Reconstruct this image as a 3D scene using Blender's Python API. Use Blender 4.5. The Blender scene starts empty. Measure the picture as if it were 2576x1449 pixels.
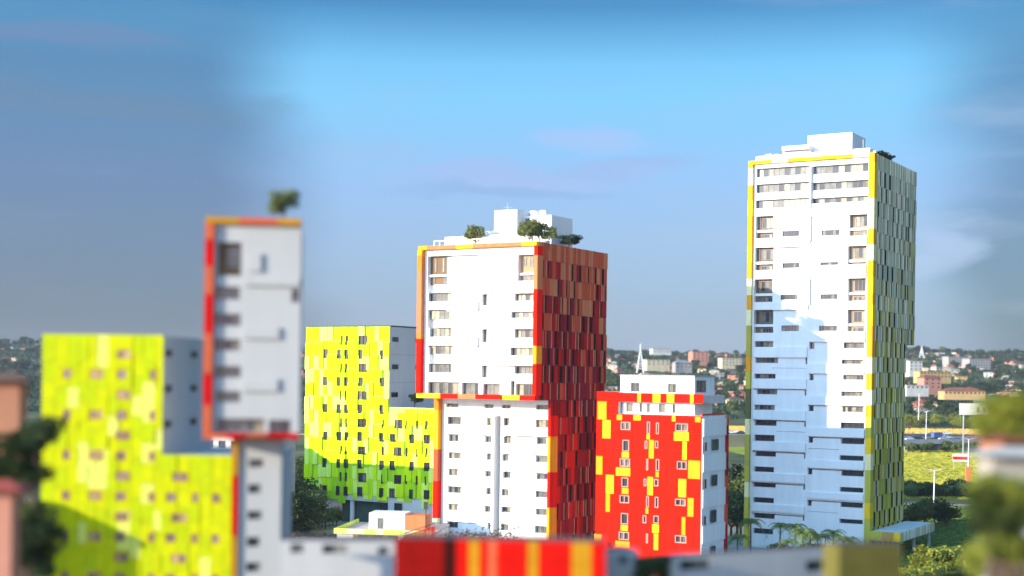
import bpy, math, random
from mathutils import Vector
random.seed(7)
R = math.radians
C = bpy.context.scene.collection
SC = bpy.context.scene

# ------------------------------------------------------------------ camera
F_PX = 3600.0          # focal length for a picture 2576 wide
HY = 945.0             # eye level in that picture
ROLL = 0.013
GZ = -35.0             # ground level; the eye is at height zero
cam_d = bpy.data.cameras.new('camera'); cam = bpy.data.objects.new('camera', cam_d); C.objects.link(cam)
SC.camera = cam
cam_d.sensor_width = 36.0; cam_d.lens = F_PX / 2576 * 36.0
cam_d.shift_y = (HY - 724.5) / 2576
cam_d.clip_start = 0.5; cam_d.clip_end = 20000
cam.rotation_euler = (R(90), -ROLL, 0)
cam_d.dof.use_dof = True; cam_d.dof.focus_distance = 370; cam_d.dof.aperture_fstop = cam_d.lens / 1000 / 0.60

# ------------------------------------------------------------------ light
SUN_AZ, SUN_EL = 59.4, 12.8     # degrees left of straight behind the camera, height
SC.view_settings.view_transform = 'Standard'; SC.view_settings.look = 'None'
SC.view_settings.gamma = 1; SC.view_settings.use_curve_mapping = False
SC.view_settings.exposure = 0.75
L = Vector((-math.sin(R(SUN_AZ)) * math.cos(R(SUN_EL)), -math.cos(R(SUN_AZ)) * math.cos(R(SUN_EL)), math.sin(R(SUN_EL))))
sun_d = bpy.data.lights.new('sun', 'SUN'); sun = bpy.data.objects.new('sun', sun_d); C.objects.link(sun)
sun_d.energy = 5.0; sun_d.angle = R(0.5); sun_d.color = (1.0, 0.87, 0.68)
sun.rotation_euler = L.to_track_quat('Z', 'Y').to_euler()

W = bpy.data.worlds.new('World'); SC.world = W; W.use_nodes = True
nt = W.node_tree; N = nt.nodes; N.clear()
def nd(t, **k):
    n = N.new(t)
    for a, b in k.items(): setattr(n, a, b)
    return n
def math_n(op, a, b=None, c=None, clamp=False):
    n = nd('ShaderNodeMath', operation=op, use_clamp=clamp)
    for i, v in enumerate((a, b, c)):
        if v is None: continue
        if isinstance(v, (int, float)): n.inputs[i].default_value = v
        else: nt.links.new(v, n.inputs[i])
    return n.outputs[0]
def smooth(v, a, b):
    n = nd('ShaderNodeMapRange', interpolation_type='SMOOTHSTEP')
    nt.links.new(v, n.inputs[0]); n.inputs[1].default_value = a; n.inputs[2].default_value = b
    return n.outputs[0]
def mixc(f, a, b, bt='MIX'):
    n = nd('ShaderNodeMix', data_type='RGBA', blend_type=bt)
    for i, v in ((0, f), (6, a), (7, b)):
        if isinstance(v, (int, float)): n.inputs[i].default_value = v
        elif isinstance(v, tuple): n.inputs[i].default_value = (*v, 1)
        else: nt.links.new(v, n.inputs[i])
    return n.outputs[2]
tc = nd('ShaderNodeTexCoord'); sep = nd('ShaderNodeSeparateXYZ'); nt.links.new(tc.outputs['Generated'], sep.inputs[0])
vx, vy, vz = sep.outputs
az = math_n('ARCTAN2', vx, vy)
ramp = nd('ShaderNodeValToRGB'); nt.links.new(vz, ramp.inputs[0])
stops = [(0.0, (.34, .34, .49)), (.046, (.35, .38, .58)), (.095, (.36, .45, .72)), (.13, (.34, .49, .84)), (.19, (.24, .60, .95)),
         (.212, (.20, .56, .92)), (.25, (.05, .22, .48)), (.40, (.07, .28, .62)), (1.0, (.06, .25, .60))]
el = ramp.color_ramp.elements
while len(el) < len(stops): el.new(0.5)
for e, (p, c) in zip(el, stops): e.position = p; e.color = (*c, 1)
noi = nd('ShaderNodeTexNoise'); noi.inputs['Scale'].default_value = 2.2; noi.inputs['Detail'].default_value = 3
mp = nd('ShaderNodeMapping'); mp.inputs['Scale'].default_value = (1, 1, 3.2); nt.links.new(tc.outputs['Generated'], mp.inputs[0]); nt.links.new(mp.outputs[0], noi.inputs[0])
wob = math_n('MULTIPLY_ADD', noi.outputs[0], 0.16, -0.08)
azw = math_n('ADD', az, wob)
leftside = math_n('MULTIPLY', smooth(azw, -.115, -.20), smooth(az, -1.4, -.7))       # margin dimming put into the sky colour, left then right
rightside = math_n('MULTIPLY', smooth(azw, .265, .35), smooth(az, 1.4, .7))
side = math_n('ADD', leftside, rightside, clamp=True)
side = math_n('MULTIPLY', side, smooth(vz, .27, .20))
col = mixc(side, ramp.outputs[0], mixc(1.0, ramp.outputs[0], (.42, .33, .40), 'MULTIPLY'))
n2 = nd('ShaderNodeTexNoise'); n2.inputs['Scale'].default_value = 4.0; n2.inputs['Detail'].default_value = 4; n2.inputs['Roughness'].default_value = .55
mp2 = nd('ShaderNodeMapping'); mp2.inputs['Scale'].default_value = (1, 1, 6.0); mp2.inputs['Location'].default_value = (2.3, .4, .52)
nt.links.new(tc.outputs['Generated'], mp2.inputs[0]); nt.links.new(mp2.outputs[0], n2.inputs[0])
cl = smooth(n2.outputs[0], .50, .78)
cl = math_n('MULTIPLY', cl, .55); cl = math_n('MULTIPLY', cl, math_n('SUBTRACT', 1.0, math_n('MULTIPLY', leftside, .7)))
col = mixc(cl, col, (.42, .47, .66))
def streak(a0, z0, ra, rz_, amt, c, tilt=0.0):
    global col
    da = math_n('DIVIDE', math_n('SUBTRACT', math_n('ADD', az, math_n('MULTIPLY_ADD', n3.outputs[0], .16, -.08)), a0), ra)
    dz = math_n('DIVIDE', math_n('ADD', math_n('SUBTRACT', math_n('ADD', vz, math_n('MULTIPLY_ADD', n3.outputs[0], .05, -.025)), z0), math_n('MULTIPLY', az, -tilt)), rz_)
    d = math_n('ADD', math_n('MULTIPLY', da, da), math_n('MULTIPLY', dz, dz))
    col = mixc(math_n('MULTIPLY', smooth(d, 1.0, .0), amt), col, c)
n3 = nd('ShaderNodeTexNoise'); n3.inputs['Scale'].default_value = 9; n3.inputs['Detail'].default_value = 5
mp3 = nd('ShaderNodeMapping'); mp3.inputs['Scale'].default_value = (1, 1, 3.5); nt.links.new(tc.outputs['Generated'], mp3.inputs[0]); nt.links.new(mp3.outputs[0], n3.inputs[0])
streak(.005, .138, .13, .013, .75, (.42, .46, .80), .06)
streak(.0, .128, .11, .007, .5, (.27, .35, .66), .04)
streak(.062, .166, .06, .012, .65, (.46, .52, .88), .0)
streak(.09, .148, .05, .008, .4, (.34, .40, .72), .0)
streak(.292, .088, .045, .016, .7, (.50, .52, .80), .0)
streak(-.27, .165, .14, .014, .5, (.15, .18, .27), -.05)
streak(-.33, .20, .10, .012, .45, (.20, .20, .36), -.05)
streak(.22, .10, .16, .01, .35, (.44, .46, .70), .0)
# sunward sky behind the camera, boosted as added fill for shaded faces
sunward = math_n('ADD', math_n('MULTIPLY', vx, L.x), math_n('MULTIPLY', vy, L.y))
fill_glow = smooth(sunward, -.1, .9); gv = nd('ShaderNodeCombineXYZ')
for i, k in enumerate((12.5, 7.6, 5.6)): nt.links.new(math_n('MULTIPLY_ADD', fill_glow, k, 1.0), gv.inputs[i])
vm = nd('ShaderNodeVectorMath', operation='MULTIPLY'); nt.links.new(col, vm.inputs[0]); nt.links.new(gv.outputs[0], vm.inputs[1]); col = vm.outputs[0]
sky = nd('ShaderNodeTexSky', sky_type='NISHITA', sun_disc=False, sun_elevation=R(SUN_EL), sun_rotation=R(180 + SUN_AZ), air_density=1.0, dust_density=1.0, ozone_density=1.0)
bg1 = nd('ShaderNodeBackground'); nt.links.new(mixc(1.0, sky.outputs[0], (.4, .85, 1.1), 'MULTIPLY'), bg1.inputs[0]); bg1.inputs[1].default_value = 0.03
bg2 = nd('ShaderNodeBackground'); nt.links.new(col, bg2.inputs[0]); bg2.inputs[1].default_value = 0.50
add = nd('ShaderNodeAddShader'); nt.links.new(bg1.outputs[0], add.inputs[0]); nt.links.new(bg2.outputs[0], add.inputs[1])
out = nd('ShaderNodeOutputWorld'); nt.links.new(add.outputs[0], out.inputs[0])

# ------------------------------------------------------------------ picture point -> world
def ray(x, y):
    u, v = x - 1288, y - HY
    k = 1 + ROLL * ROLL
    return (u - ROLL * v) / k / F_PX, -(v + ROLL * u) / k / F_PX   # X/Y, Z/Y
def at(x, y, Y):
    a, b = ray(x, y); return Vector((a * Y, Y, b * Y))
def Z(k, x, y):
    ox, oy, s = {1: (1500, 760, 2.898), 2: (1500, 1200, 1.51), 3: (2740, 440, 2.588), 4: (2740, 960, 2.588), 5: (2740, 1480, 2.131), 6: (1080, 1180, 1.575), 7: (2200, 1260, 1.61)}[k]
    return (ox + x / s) / 1.4907, (oy + y / s) / 1.4907

# ------------------------------------------------------------------ materials
MATS = {}
def mat(name, col, rough=.75, spec=.3, var=.12, scale=.6, bump=0.0, metal=0.0, col2=None, streak=False, detail=5):
    if name in MATS: return MATS[name]
    m = bpy.data.materials.new(name); m.use_nodes = True; t = m.node_tree; b = t.nodes['Principled BSDF']
    b.inputs['Roughness'].default_value = rough; b.inputs['Metallic'].default_value = metal
    b.inputs['Specular IOR Level'].default_value = spec
    g = t.nodes.new('ShaderNodeNewGeometry'); mpn = t.nodes.new('ShaderNodeMapping'); t.links.new(g.outputs['Position'], mpn.inputs[0])
    if streak: mpn.inputs['Scale'].default_value = (1, 1, .12)
    nn = t.nodes.new('ShaderNodeTexNoise'); nn.inputs['Scale'].default_value = scale; nn.inputs['Detail'].default_value = detail; nn.inputs['Roughness'].default_value = .62
    t.links.new(mpn.outputs[0], nn.inputs[0])
    r = t.nodes.new('ShaderNodeValToRGB'); t.links.new(nn.outputs[0], r.inputs[0])
    lo = tuple(max(0, c * (1 - var)) for c in col); hi = tuple(min(1, c * (1 + var)) for c in col)
    if col2: lo = col2; hi = col
    r.color_ramp.elements[0].position = .36; r.color_ramp.elements[1].position = .66
    r.color_ramp.elements[0].color = (*lo, 1); r.color_ramp.elements[1].color = (*hi, 1)
    t.links.new(r.outputs[0], b.inputs['Base Color'])
    if bump:
        bp = t.nodes.new('ShaderNodeBump'); bp.inputs['Strength'].default_value = bump; bp.inputs['Distance'].default_value = .05
        n3 = t.nodes.new('ShaderNodeTexNoise'); n3.inputs['Scale'].default_value = scale * 9; n3.inputs['Detail'].default_value = 4
        t.links.new(g.outputs['Position'], n3.inputs[0]); t.links.new(n3.outputs[0], bp.inputs['Height']); t.links.new(bp.outputs[0], b.inputs['Normal'])
    MATS[name] = m; return m
def leafmat(name, a, b_, tr=.25):
    if name in MATS: return MATS[name]
    m = bpy.data.materials.new(name); m.use_nodes = True; t = m.node_tree; b = t.nodes['Principled BSDF']
    b.inputs['Roughness'].default_value = .6; b.inputs['Specular IOR Level'].default_value = .25
    g = t.nodes.new('ShaderNodeNewGeometry'); r = t.nodes.new('ShaderNodeValToRGB'); t.links.new(g.outputs['Random Per Island'], r.inputs[0])
    r.color_ramp.elements[0].color = (*a, 1); r.color_ramp.elements[1].color = (*b_, 1)
    t.links.new(r.outputs[0], b.inputs['Base Color'])
    tl = t.nodes.new('ShaderNodeBsdfTranslucent'); t.links.new(r.outputs[0], tl.inputs[0])
    mx = t.nodes.new('ShaderNodeMixShader'); mx.inputs[0].default_value = tr
    t.links.new(b.outputs[0], mx.inputs[1]); t.links.new(tl.outputs[0], mx.inputs[2]); t.links.new(mx.outputs[0], t.nodes['Material Output'].inputs[0])
    MATS[name] = m; return m
white = mat('white_render', (.80, .79, .77), .85, .1, .035, .9, .15, col2=(.73, .72, .70), streak=True, detail=9)
white2 = mat('white_render_soiled', (.74, .73, .70), .85, .2, .06, .3, .15, streak=True)
tan = mat('tan_render', (.40, .28, .16), .8, .2, .08, .5, .1)
brownw = mat('brown_loggia_wall', (.20, .12, .065), .8, .2, .12, .5, .1)
greyw = mat('grey_render', (.60, .54, .51), .8, .2, .06, .3, .1, streak=True)
darkw = mat('dark_cavity', (.045, .03, .03), .8, .2, .2)
frame_dk = mat('dark_window_frame', (.06, .055, .055), .5, .4, .1)
frame_gr = mat('grey_window_frame', (.17, .165, .16), .5, .4, .1)
glass_d = mat('dark_glass', (.035, .04, .05), .12, .6, .4, .35)
glass_g = mat('grey_glass', (.13, .13, .115), .15, .6, .5, .5)
glass_t = mat('curtained_glass', (.25, .21, .13), .25, .5, .45, .8)
concrete = mat('concrete', (.36, .35, .33), .9, .2, .15, .3, .2)
asphalt = mat('asphalt', (.055, .055, .058), .9, .2, .25, .2, .2)
roofgrey = mat('roof_screed', (.40, .37, .34), .9, .2, .15, .3, .1)
steel = mat('galvanised_steel', (.55, .56, .58), .4, .4, .08, metal=.6)
mastw = mat('white_mast_paint', (.75, .76, .78), .5, .4, .05)
P = {k: mat('panel_' + k, c, .85, .04, .10, 1.2, .1, streak=True) for k, c in dict(
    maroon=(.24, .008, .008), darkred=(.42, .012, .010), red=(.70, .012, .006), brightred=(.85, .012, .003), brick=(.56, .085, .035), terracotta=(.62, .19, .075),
    orange=(.72, .20, .025), amber=(.78, .33, .015), ochre=(.50, .27, .07), yellow=(.86, .52, .02), paleyellow=(.85, .72, .36), lemon=(.58, .78, .006),
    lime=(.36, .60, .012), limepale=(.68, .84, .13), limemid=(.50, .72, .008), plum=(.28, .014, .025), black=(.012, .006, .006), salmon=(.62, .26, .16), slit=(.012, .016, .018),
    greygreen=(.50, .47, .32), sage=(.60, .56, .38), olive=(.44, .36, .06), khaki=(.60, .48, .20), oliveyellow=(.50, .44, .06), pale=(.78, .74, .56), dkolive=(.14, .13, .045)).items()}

# ------------------------------------------------------------------ mesh helpers
class MB:
    def __init__(s): s.v = []; s.f = []
    def hexa(s, p):
        o = len(s.v); s.v += [tuple(q) for q in p]
        s.f += [(o, o+3, o+2, o+1), (o+4, o+5, o+6, o+7), (o, o+1, o+5, o+4), (o+1, o+2, o+6, o+5), (o+2, o+3, o+7, o+6), (o+3, o, o+4, o+7)]
    def box(s, a, b):
        (x0, y0, z0), (x1, y1, z1) = a, b
        s.hexa([(x0,y0,z0),(x1,y0,z0),(x1,y1,z0),(x0,y1,z0),(x0,y0,z1),(x1,y0,z1),(x1,y1,z1),(x0,y1,z1)])
    def tube(s, a, b, r0, r1, n=6):
        a = Vector(a); b = Vector(b); d = (b - a).normalized(); u = d.orthogonal().normalized(); w = d.cross(u)
        o = len(s.v)
        for p, r in ((a, r0), (b, r1)):
            for i in range(n):
                t = 2 * math.pi * i / n; s.v.append(tuple(p + u * math.cos(t) * r + w * math.sin(t) * r))
        for i in range(n): s.f.append((o+i, o+(i+1) % n, o+n+(i+1) % n, o+n+i))
        s.f.append(tuple(range(o+n-1, o-1, -1))); s.f.append(tuple(range(o+n, o+2*n)))
    def quad(s, p, u, w):
        o = len(s.v); s.v += [tuple(p-u-w), tuple(p+u-w), tuple(p+u+w), tuple(p-u+w)]; s.f.append((o, o+1, o+2, o+3))
    def mesh(s, name, m):
        me = bpy.data.meshes.new(name); me.from_pydata(s.v, [], s.f); me.materials.append(m); me.update(); return me
    def build(s, name, m, root=None, kind=None, smooth=False):
        if root is not None and root.type == 'EMPTY' or root is not None:
            l = wloc(root); s.v = [(x - l.x, y - l.y, z - l.z) for x, y, z in s.v]
        me = s.mesh(name, m)
        if smooth:
            for p in me.polygons: p.use_smooth = True
        o = bpy.data.objects.new(name, me); C.objects.link(o)
        if root is not None: o.parent = root
        if kind: o['kind'] = kind
        return o
def wloc(o):
    l = Vector(o.location)
    while o.parent: o = o.parent; l += o.location
    return l
def tag(o, label, cat, group=None):
    o['label'] = label; o['category'] = cat
    if group: o['group'] = group
    return o
def thing(name, label, cat, loc, group=None):
    o = bpy.data.objects.new(name, None); C.objects.link(o); o.location = loc; o.empty_display_size = 1
    return tag(o, label, cat, group)
def struct(o): o['kind'] = 'structure'; return o
UB = {}
def unit_box(m):
    if m.name not in UB:
        b = MB(); b.box((-.5, -.5, -.5), (.5, .5, .5)); UB[m.name] = b.mesh('piece_' + m.name, m)
    return UB[m.name]
def copy_tree(o, parent=None):
    c = o.copy(); C.objects.link(c); c.parent = parent
    for ch in o.children: copy_tree(ch, c)
    return c

class Fac:
    """A vertical facade: origin O (x,y), D runs to the right as seen from outside, N points outwards."""
    def __init__(s, O, th, kind='front'):
        s.O = Vector((O[0], O[1])); t = R(th)
        if kind == 'front': s.D = Vector((math.cos(t), -math.sin(t))); s.N = Vector((-math.sin(t), -math.cos(t)))
        else: s.D = Vector((math.sin(t), math.cos(t))); s.N = Vector((math.cos(t), -math.sin(t)))
        s.rz = math.atan2(s.D.y, s.D.x)
    def loc(s, x, y, off=0.0):
        a, b = ray(x, y); o = s.O + s.N * off
        # point (aY, Y): (p-o).N = 0
        Y = (o.x * s.N.x + o.y * s.N.y) / (a * s.N.x + s.N.y)
        p = Vector((a * Y, Y)); return (p - o).dot(s.D), b * Y
    def rect(s, k, x0, y0, x1, y1, off=0.0):
        if k: (x0, y0), (x1, y1) = Z(k, x0, y0), Z(k, x1, y1)
        a = s.loc(x0, y0, off); b = s.loc(x1, y1, off)
        return a[0], b[0], b[1], a[1]      # s0 s1 z0 z1
    def p(s, q, z, n): v = s.O + s.D * q + s.N * n; return Vector((v.x, v.y, z))
    def box(s, mb, s0, s1, z0, z1, n0, n1):
        mb.hexa([s.p(s0,z0,n0), s.p(s1,z0,n0), s.p(s1,z0,n1), s.p(s0,z0,n1), s.p(s0,z1,n0), s.p(s1,z1,n0), s.p(s1,z1,n1), s.p(s0,z1,n1)])
    def piece(s, name, root, m, s0, s1, z0, z1, n0, n1, label=None):
        o = bpy.data.objects.new(name, unit_box(m)); C.objects.link(o); o.parent = root
        o.location = s.p((s0+s1)/2, (z0+z1)/2, (n0+n1)/2) - wloc(root); o.rotation_euler = (0, 0, s.rz)
        o.scale = (abs(s1-s0), abs(n1-n0), abs(z1-z0))
        if label: o['label'] = label
        return o
    def wall(s, mb, s0, s1, z0, z1, ops, n0, n1):
        ss = sorted({s0, s1, *[min(max(v, s0), s1) for o in ops for v in o[:2]]})
        zs = sorted({z0, z1, *[min(max(v, z0), z1) for o in ops for v in o[2:4]]})
        for j in range(len(zs) - 1):
            if zs[j+1] - zs[j] < 1e-4: continue
            zc = (zs[j] + zs[j+1]) / 2; run = None
            for i in range(len(ss)):
                solid = False
                if i < len(ss) - 1:
                    sc = (ss[i] + ss[i+1]) / 2
                    solid = not any(o[0] < sc < o[1] and o[2] < zc < o[3] for o in ops)
                if solid and run is None: run = ss[i]
                if not solid and run is not None:
                    if ss[i] - run > 1e-4: s.box(mb, run, ss[i], zs[j], zs[j+1], n0, n1)
                    run = None
    def window(s, root, s0, s1, z0, z1, n, panes=2, fm=None, gm=None, bar=.09, rows=1, depth=.12):
        fm = fm or frame_gr; gm = gm or glass_d; b = MB()
        s.box(b, s0, s1, z0, z0+bar, n, n+depth); s.box(b, s0, s1, z1-bar, z1, n, n+depth)
        for i in range(panes + 1):
            c = s0 + (s1 - s0 - bar) * i / panes
            s.box(b, c, c+bar, z0+bar, z1-bar, n, n+depth - .002 * (i % 2))
        for r in range(1, rows):
            zc = z0 + (z1-z0) * r / rows
            for i in range(panes):
                c = s0 + (s1 - s0 - bar) * i / panes + bar
                s.box(b, c, c + (s1-s0-bar)/panes - bar, zc-bar/2, zc+bar/2, n+.01, n+depth-.01)
        f = b.build('window', fm, root)
        if not isinstance(gm, (list, tuple)): gm = [gm]
        if len(gm) == 1 or panes == 1:
            g = MB(); s.box(g, s0+bar, s1-bar, z0+bar, z1-bar, n+.01, n+.05); g.build('pane', gm[0], f)
        else:
            for i in range(panes):
                c = s0 + (s1 - s0 - bar) * i / panes
                g = MB(); s.box(g, c+bar, c+(s1-s0-bar)/panes, z0+bar, z1-bar, n+.01, n+.05); g.build('pane', random.choice(gm), f)
        return f
def shrink(r, a=.001): return (r[0]+a, r[1]-a, r[2]+a, r[3]-a)

# ------------------------------------------------------------------ terrain
PROF = [(-3000, -35), (735, -35), (762, -29.9), (900, -29.9), (1000, -27), (1200, -15), (1500, -1), (1900, 17), (2300, 34), (2700, 38), (3500, 20), (9000, -60)]
def tz(X, Y):
    for (a, za), (b, zb) in zip(PROF, PROF[1:]):
        if Y <= b:
            t = (Y - a) / (b - a); z = za + (zb - za) * t; break
    else: z = -60
    if Y > 900:
        k = min(1, (Y - 900) / 500)
        z += k * (5 * math.sin(X * .009 + 1.3) + 3.5 * math.sin(X * .021 + Y * .006) + 3 * math.sin(Y * .013 - X * .004))
    return z
def sheet(name, m, xs, ys, f, lift=0.0):
    v = [(x, y, f(x, y) + lift) for y in ys for x in xs]; nx = len(xs)
    fc = [(j*nx+i, j*nx+i+1, (j+1)*nx+i+1, (j+1)*nx+i) for j in range(len(ys)-1) for i in range(nx-1)]
    b = MB(); b.v = v; b.f = fc; return struct(b.build(name, m))
ground_m = mat('rough_ground', (.20, .17, .08), .95, .1, .3, .02, .3, col2=(.05, .075, .025), detail=9)
grass_m = mat('sunlit_grass', (.42, .38, .04), .95, .1, .3, .03, .5, col2=(.22, .28, .025), detail=9)
lawn_m = mat('green_lawn', (.10, .16, .03), .95, .1, .3, .08, .5, col2=(.05, .10, .02), detail=8)
earth_m = mat('ochre_earth', (.72, .42, .12), .95, .1, .2, .06, .3, col2=(.5, .33, .09))
pave_m = mat('yard_paving', (.30, .28, .25), .95, .1, .2, .15, .3)
xs = [x * 60 for x in range(-60, 61)]
ys = list(range(-400, 720, 80)) + [735, 748, 762, 800, 850] + list(range(900, 3600, 40)) + [4500, 6500, 9000]
sheet('ground', ground_m, xs, ys, tz)
def flat(name, m, pts, z):
    b = MB(); b.v = [(x, y, z) for x, y in pts]; b.f = [tuple(range(len(pts)))]; return struct(b.build(name, m))
flat('grass_field', grass_m, [(130, 425), (400, 425), (420, 733), (100, 733)], GZ + .004 * 2)
flat('lawn', lawn_m, [(70, 200), (300, 200), (300, 399), (80, 399)], GZ + .008)
flat('courtyard', pave_m, [(-90, 120), (68, 120), (68, 399), (-90, 399)], GZ + .008)
flat('footpath', mat('pinkish_path', (.42, .30, .24), .9, .1, .12, .4), [(90, 402), (420, 396), (420, 403), (90, 409)], GZ + .012)
flat('dirt_patch', earth_m, [(-50, 812), (420, 812), (420, 893), (-50, 893)], -29.9 + .008)
flat('road', asphalt, [(-600, 765), (800, 765), (800, 808), (-600, 808)], -29.9 + .012)
for y in (786.0,):
    b = MB()
    for i in range(60): b.box((-300 + i*12, y-.12, -29.9+.012), (-294 + i*12, y+.12, -29.9+.018))
    b.build('lane_marking', mat('road_paint', (.75, .75, .72), .8), None, 'structure')
b = MB(); b.box((-600, 808, -29.9), (800, 808.4, -29.76)); b.box((-600, 764.6, -29.9), (800, 765, -29.76)); b.build('kerb', concrete, None, 'structure')

def tufts(name, m, n, pos, size, seed, label):
    rnd = random.Random(seed); b = MB()
    for i in range(n):
        X, Y, z = pos(rnd); a = rnd.uniform(-.9, .9) - .4; w_ = size*rnd.uniform(.5, 1.3); h_ = size*rnd.uniform(.25, .7); o = len(b.v)
        dx, dy = math.cos(a)*w_, math.sin(a)*w_; lx, ly = rnd.uniform(-.2, .2), rnd.uniform(-.2, .2)
        b.v += [(X-dx, Y-dy, z-.05), (X+dx, Y+dy, z-.05), (X+dx*.8+lx, Y+dy*.8+ly, z+h_), (X-dx*.8+lx, Y-dy*.8+ly, z+h_)]; b.f.append((o, o+1, o+2, o+3))
    return tag(b.build(name, m, None, 'stuff'), label, 'grass')
grass_leaf = leafmat('field_grass_blades', (.20, .27, .025), (.52, .42, .045), .3)
lawn_leaf = leafmat('lawn_grass_blades', (.06, .12, .02), (.16, .24, .04), .3)
def fpos(r):
    Y = 425 + 308*r.random(); x = r.uniform(2250, 2600); return ray(x, 1100)[0]*Y, Y, GZ
tufts('field_grass', grass_leaf, 26000, fpos, 1.0, 5, 'bright yellow green grass covering the field below the flyover')
def lpos(r):
    Y = 215 + 184*r.random(); x = r.uniform(2230, 2640); return ray(x, 1100)[0]*Y, Y, GZ
tufts('lawn_grass', lawn_leaf, 16000, lpos, .5, 6, 'green lawn grass near the entrance canopy of the tall tower')
def dpos(r):
    Y = 815 + 76*r.random(); x = r.choice((r.uniform(2250, 2600), r.uniform(1800, 1900))); return ray(x, 1000)[0]*Y, Y, -29.9
tufts('dry_grass', leafmat('dry_grass_blades', (.55, .34, .07), (.80, .52, .13), .3), 5000, dpos, .9, 7, 'dry orange grass on the ground behind the highway')

# ------------------------------------------------------------------ cladding
def clad(f, root, s0, s1, zlo, zhi, ncol, pitch, pick, limit, holes=None, name='cladding_panel', winp=.16, winmat=None, n0=.06, dep=(.06, .24), gap=.025, jit=(0, 0, .12, .3, -.2), seed=1, stuffmats=None, colw=(.8, 1.3), lit_edge_mats=None, lit_edge_prob=.35):
    rnd = random.Random(seed)
    ws = [rnd.uniform(*colw) for _ in range(ncol)]; t = sum(ws); e = [s0]
    for w in ws: e.append(e[-1] + w / t * (s1 - s0))
    cells = []
    for i in range(ncol):
        off = rnd.choice(jit) * pitch
        z = zhi(e[i]) if callable(zhi) else zhi; first = True; r = 0
        while z > zlo + .3:
            zn = z - (pitch + (off if first else 0)); first = False
            if zn < zlo + .6: zn = zlo
            cells.append((i, r, e[i], e[i+1], zn, z)); z = zn; r += 1
    stuff = {}
    cnt = 0
    lastwin = {}
    for (i, r, a, b_, za, zb) in sorted(cells, key=lambda c: (c[1], c[0])):
        if holes and holes(a, b_, za, zb): continue
        w = b_ - a
        if r > 0 and rnd.random() < winp and lastwin.get((i-1, r)) is None:
            # a slit window beside a narrow panel
            lastwin[(i, r)] = 1
            k = rnd.uniform(.42, .62)
            if cnt < limit:
                g = f.piece('slit_window', root, winmat or glass_d, a + gap, a + w*k, za + .25, zb - .1, n0 - .03, n0 + .03); cnt += 1
            a = a + w * k
        m = pick(rnd, (a+b_)/2, (za+zb)/2); d = rnd.uniform(*dep)
        if lit_edge_mats and rnd.random() < lit_edge_prob and b_ - a > .45:
            f.piece('lit_edge_strip', root, rnd.choice(lit_edge_mats), a + gap, a + gap + .17, za + gap, zb - gap, n0, n0 + d + .09); a += .18  # lighter strip stands in for a sunlit panel edge, light put into colour
        if cnt < limit:
            f.piece(name, root, m, a + gap, b_ - gap, za + gap, zb - gap, n0, n0 + d); cnt += 1
        else:
            mb = stuff.setdefault(m.name, (MB(), m)); f.box(mb[0], a + gap, b_ - gap, za + gap, zb - gap, n0, n0 + d)
    for mb, m in stuff.values(): mb.build(name, m, root, 'stuff')
def grid_clad(f, root, s0, s1, zlo, zhi, bay, pitch, pick, limit, winmat, lit_edge_mats, seed=1, prob=.8, n0=.06, dep=(.05, .2), blank=1, lit_edge_prob=.5, wk=.36, name='cladding_panel'):
    rnd = random.Random(seed); st = {}; cp_ = 0; z = zhi; r = 0
    while z > zlo + .5:
        zn = z - pitch
        if zn < zlo + .8: zn = zlo
        x = s0 - bay * (0, .5, .25, .75)[r % 4]
        while x < s1 - .05:
            w = bay; edges = [(x, x+w*.30, 0), (x+w*.30, x+w*(.30+wk), 1), (x+w*(.30+wk), x+w, 0)]
            if rnd.random() > prob or r < blank: edges = [(x, x+w*.45, 0), (x+w*.45, x+w, 0)]
            dz = rnd.choice((0, 0, .25, -.25)) if 0 < r and zn > zlo else 0
            for a, b_, k in edges:
                a, b_ = max(a, s0), min(b_, s1)
                if b_ - a < .12: continue
                if k: f.piece('slit_window', root, winmat, a+.02, b_-.02, zn+.25, z-.06, n0-.03, n0+.03); continue
                m = pick(rnd, (a+b_)/2, (z+zn)/2); d = rnd.uniform(*dep)
                if cp_ < limit:
                    f.piece(name, root, m, a+.025, b_-.025, zn+.03, z-.03, n0, n0+d); cp_ += 1
                    if rnd.random() < lit_edge_prob: f.piece('lit_edge_strip', root, rnd.choice(lit_edge_mats), b_-.15, b_-.025, zn+.03, z-.03, n0+d+.002, n0+d+.12) if b_-a > .5 else None  # lighter colour imitates the lit edge of a panel
                else: f.box(st.setdefault(m.name, (MB(), m))[0], a+.025, b_-.025, zn+.03, z-.03, n0, n0+d)
            x += w
        z = zn; r += 1
    for mb, m in st.values(): mb.build(name, m, root, 'stuff')
def segs(f, root, name, vertical, a, b_, fix0, fix1, n0, n1, pal, step, seed=0):
    rnd = random.Random(seed); t = a; last = None
    while t < b_ - .01:
        u = min(b_, t + step * rnd.uniform(.6, 1.5))
        if b_ - u < step * .3: u = b_
        m = rnd.choice([q for q in pal if q is not last] or pal); last = m
        if vertical: f.piece(name, root, m, fix0, fix1, t + .01, u - .01, n0, n1)
        else: f.piece(name, root, m, t + .01, u - .01, fix0, fix1, n0, n1)
        t = u
TH = 31.0

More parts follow.
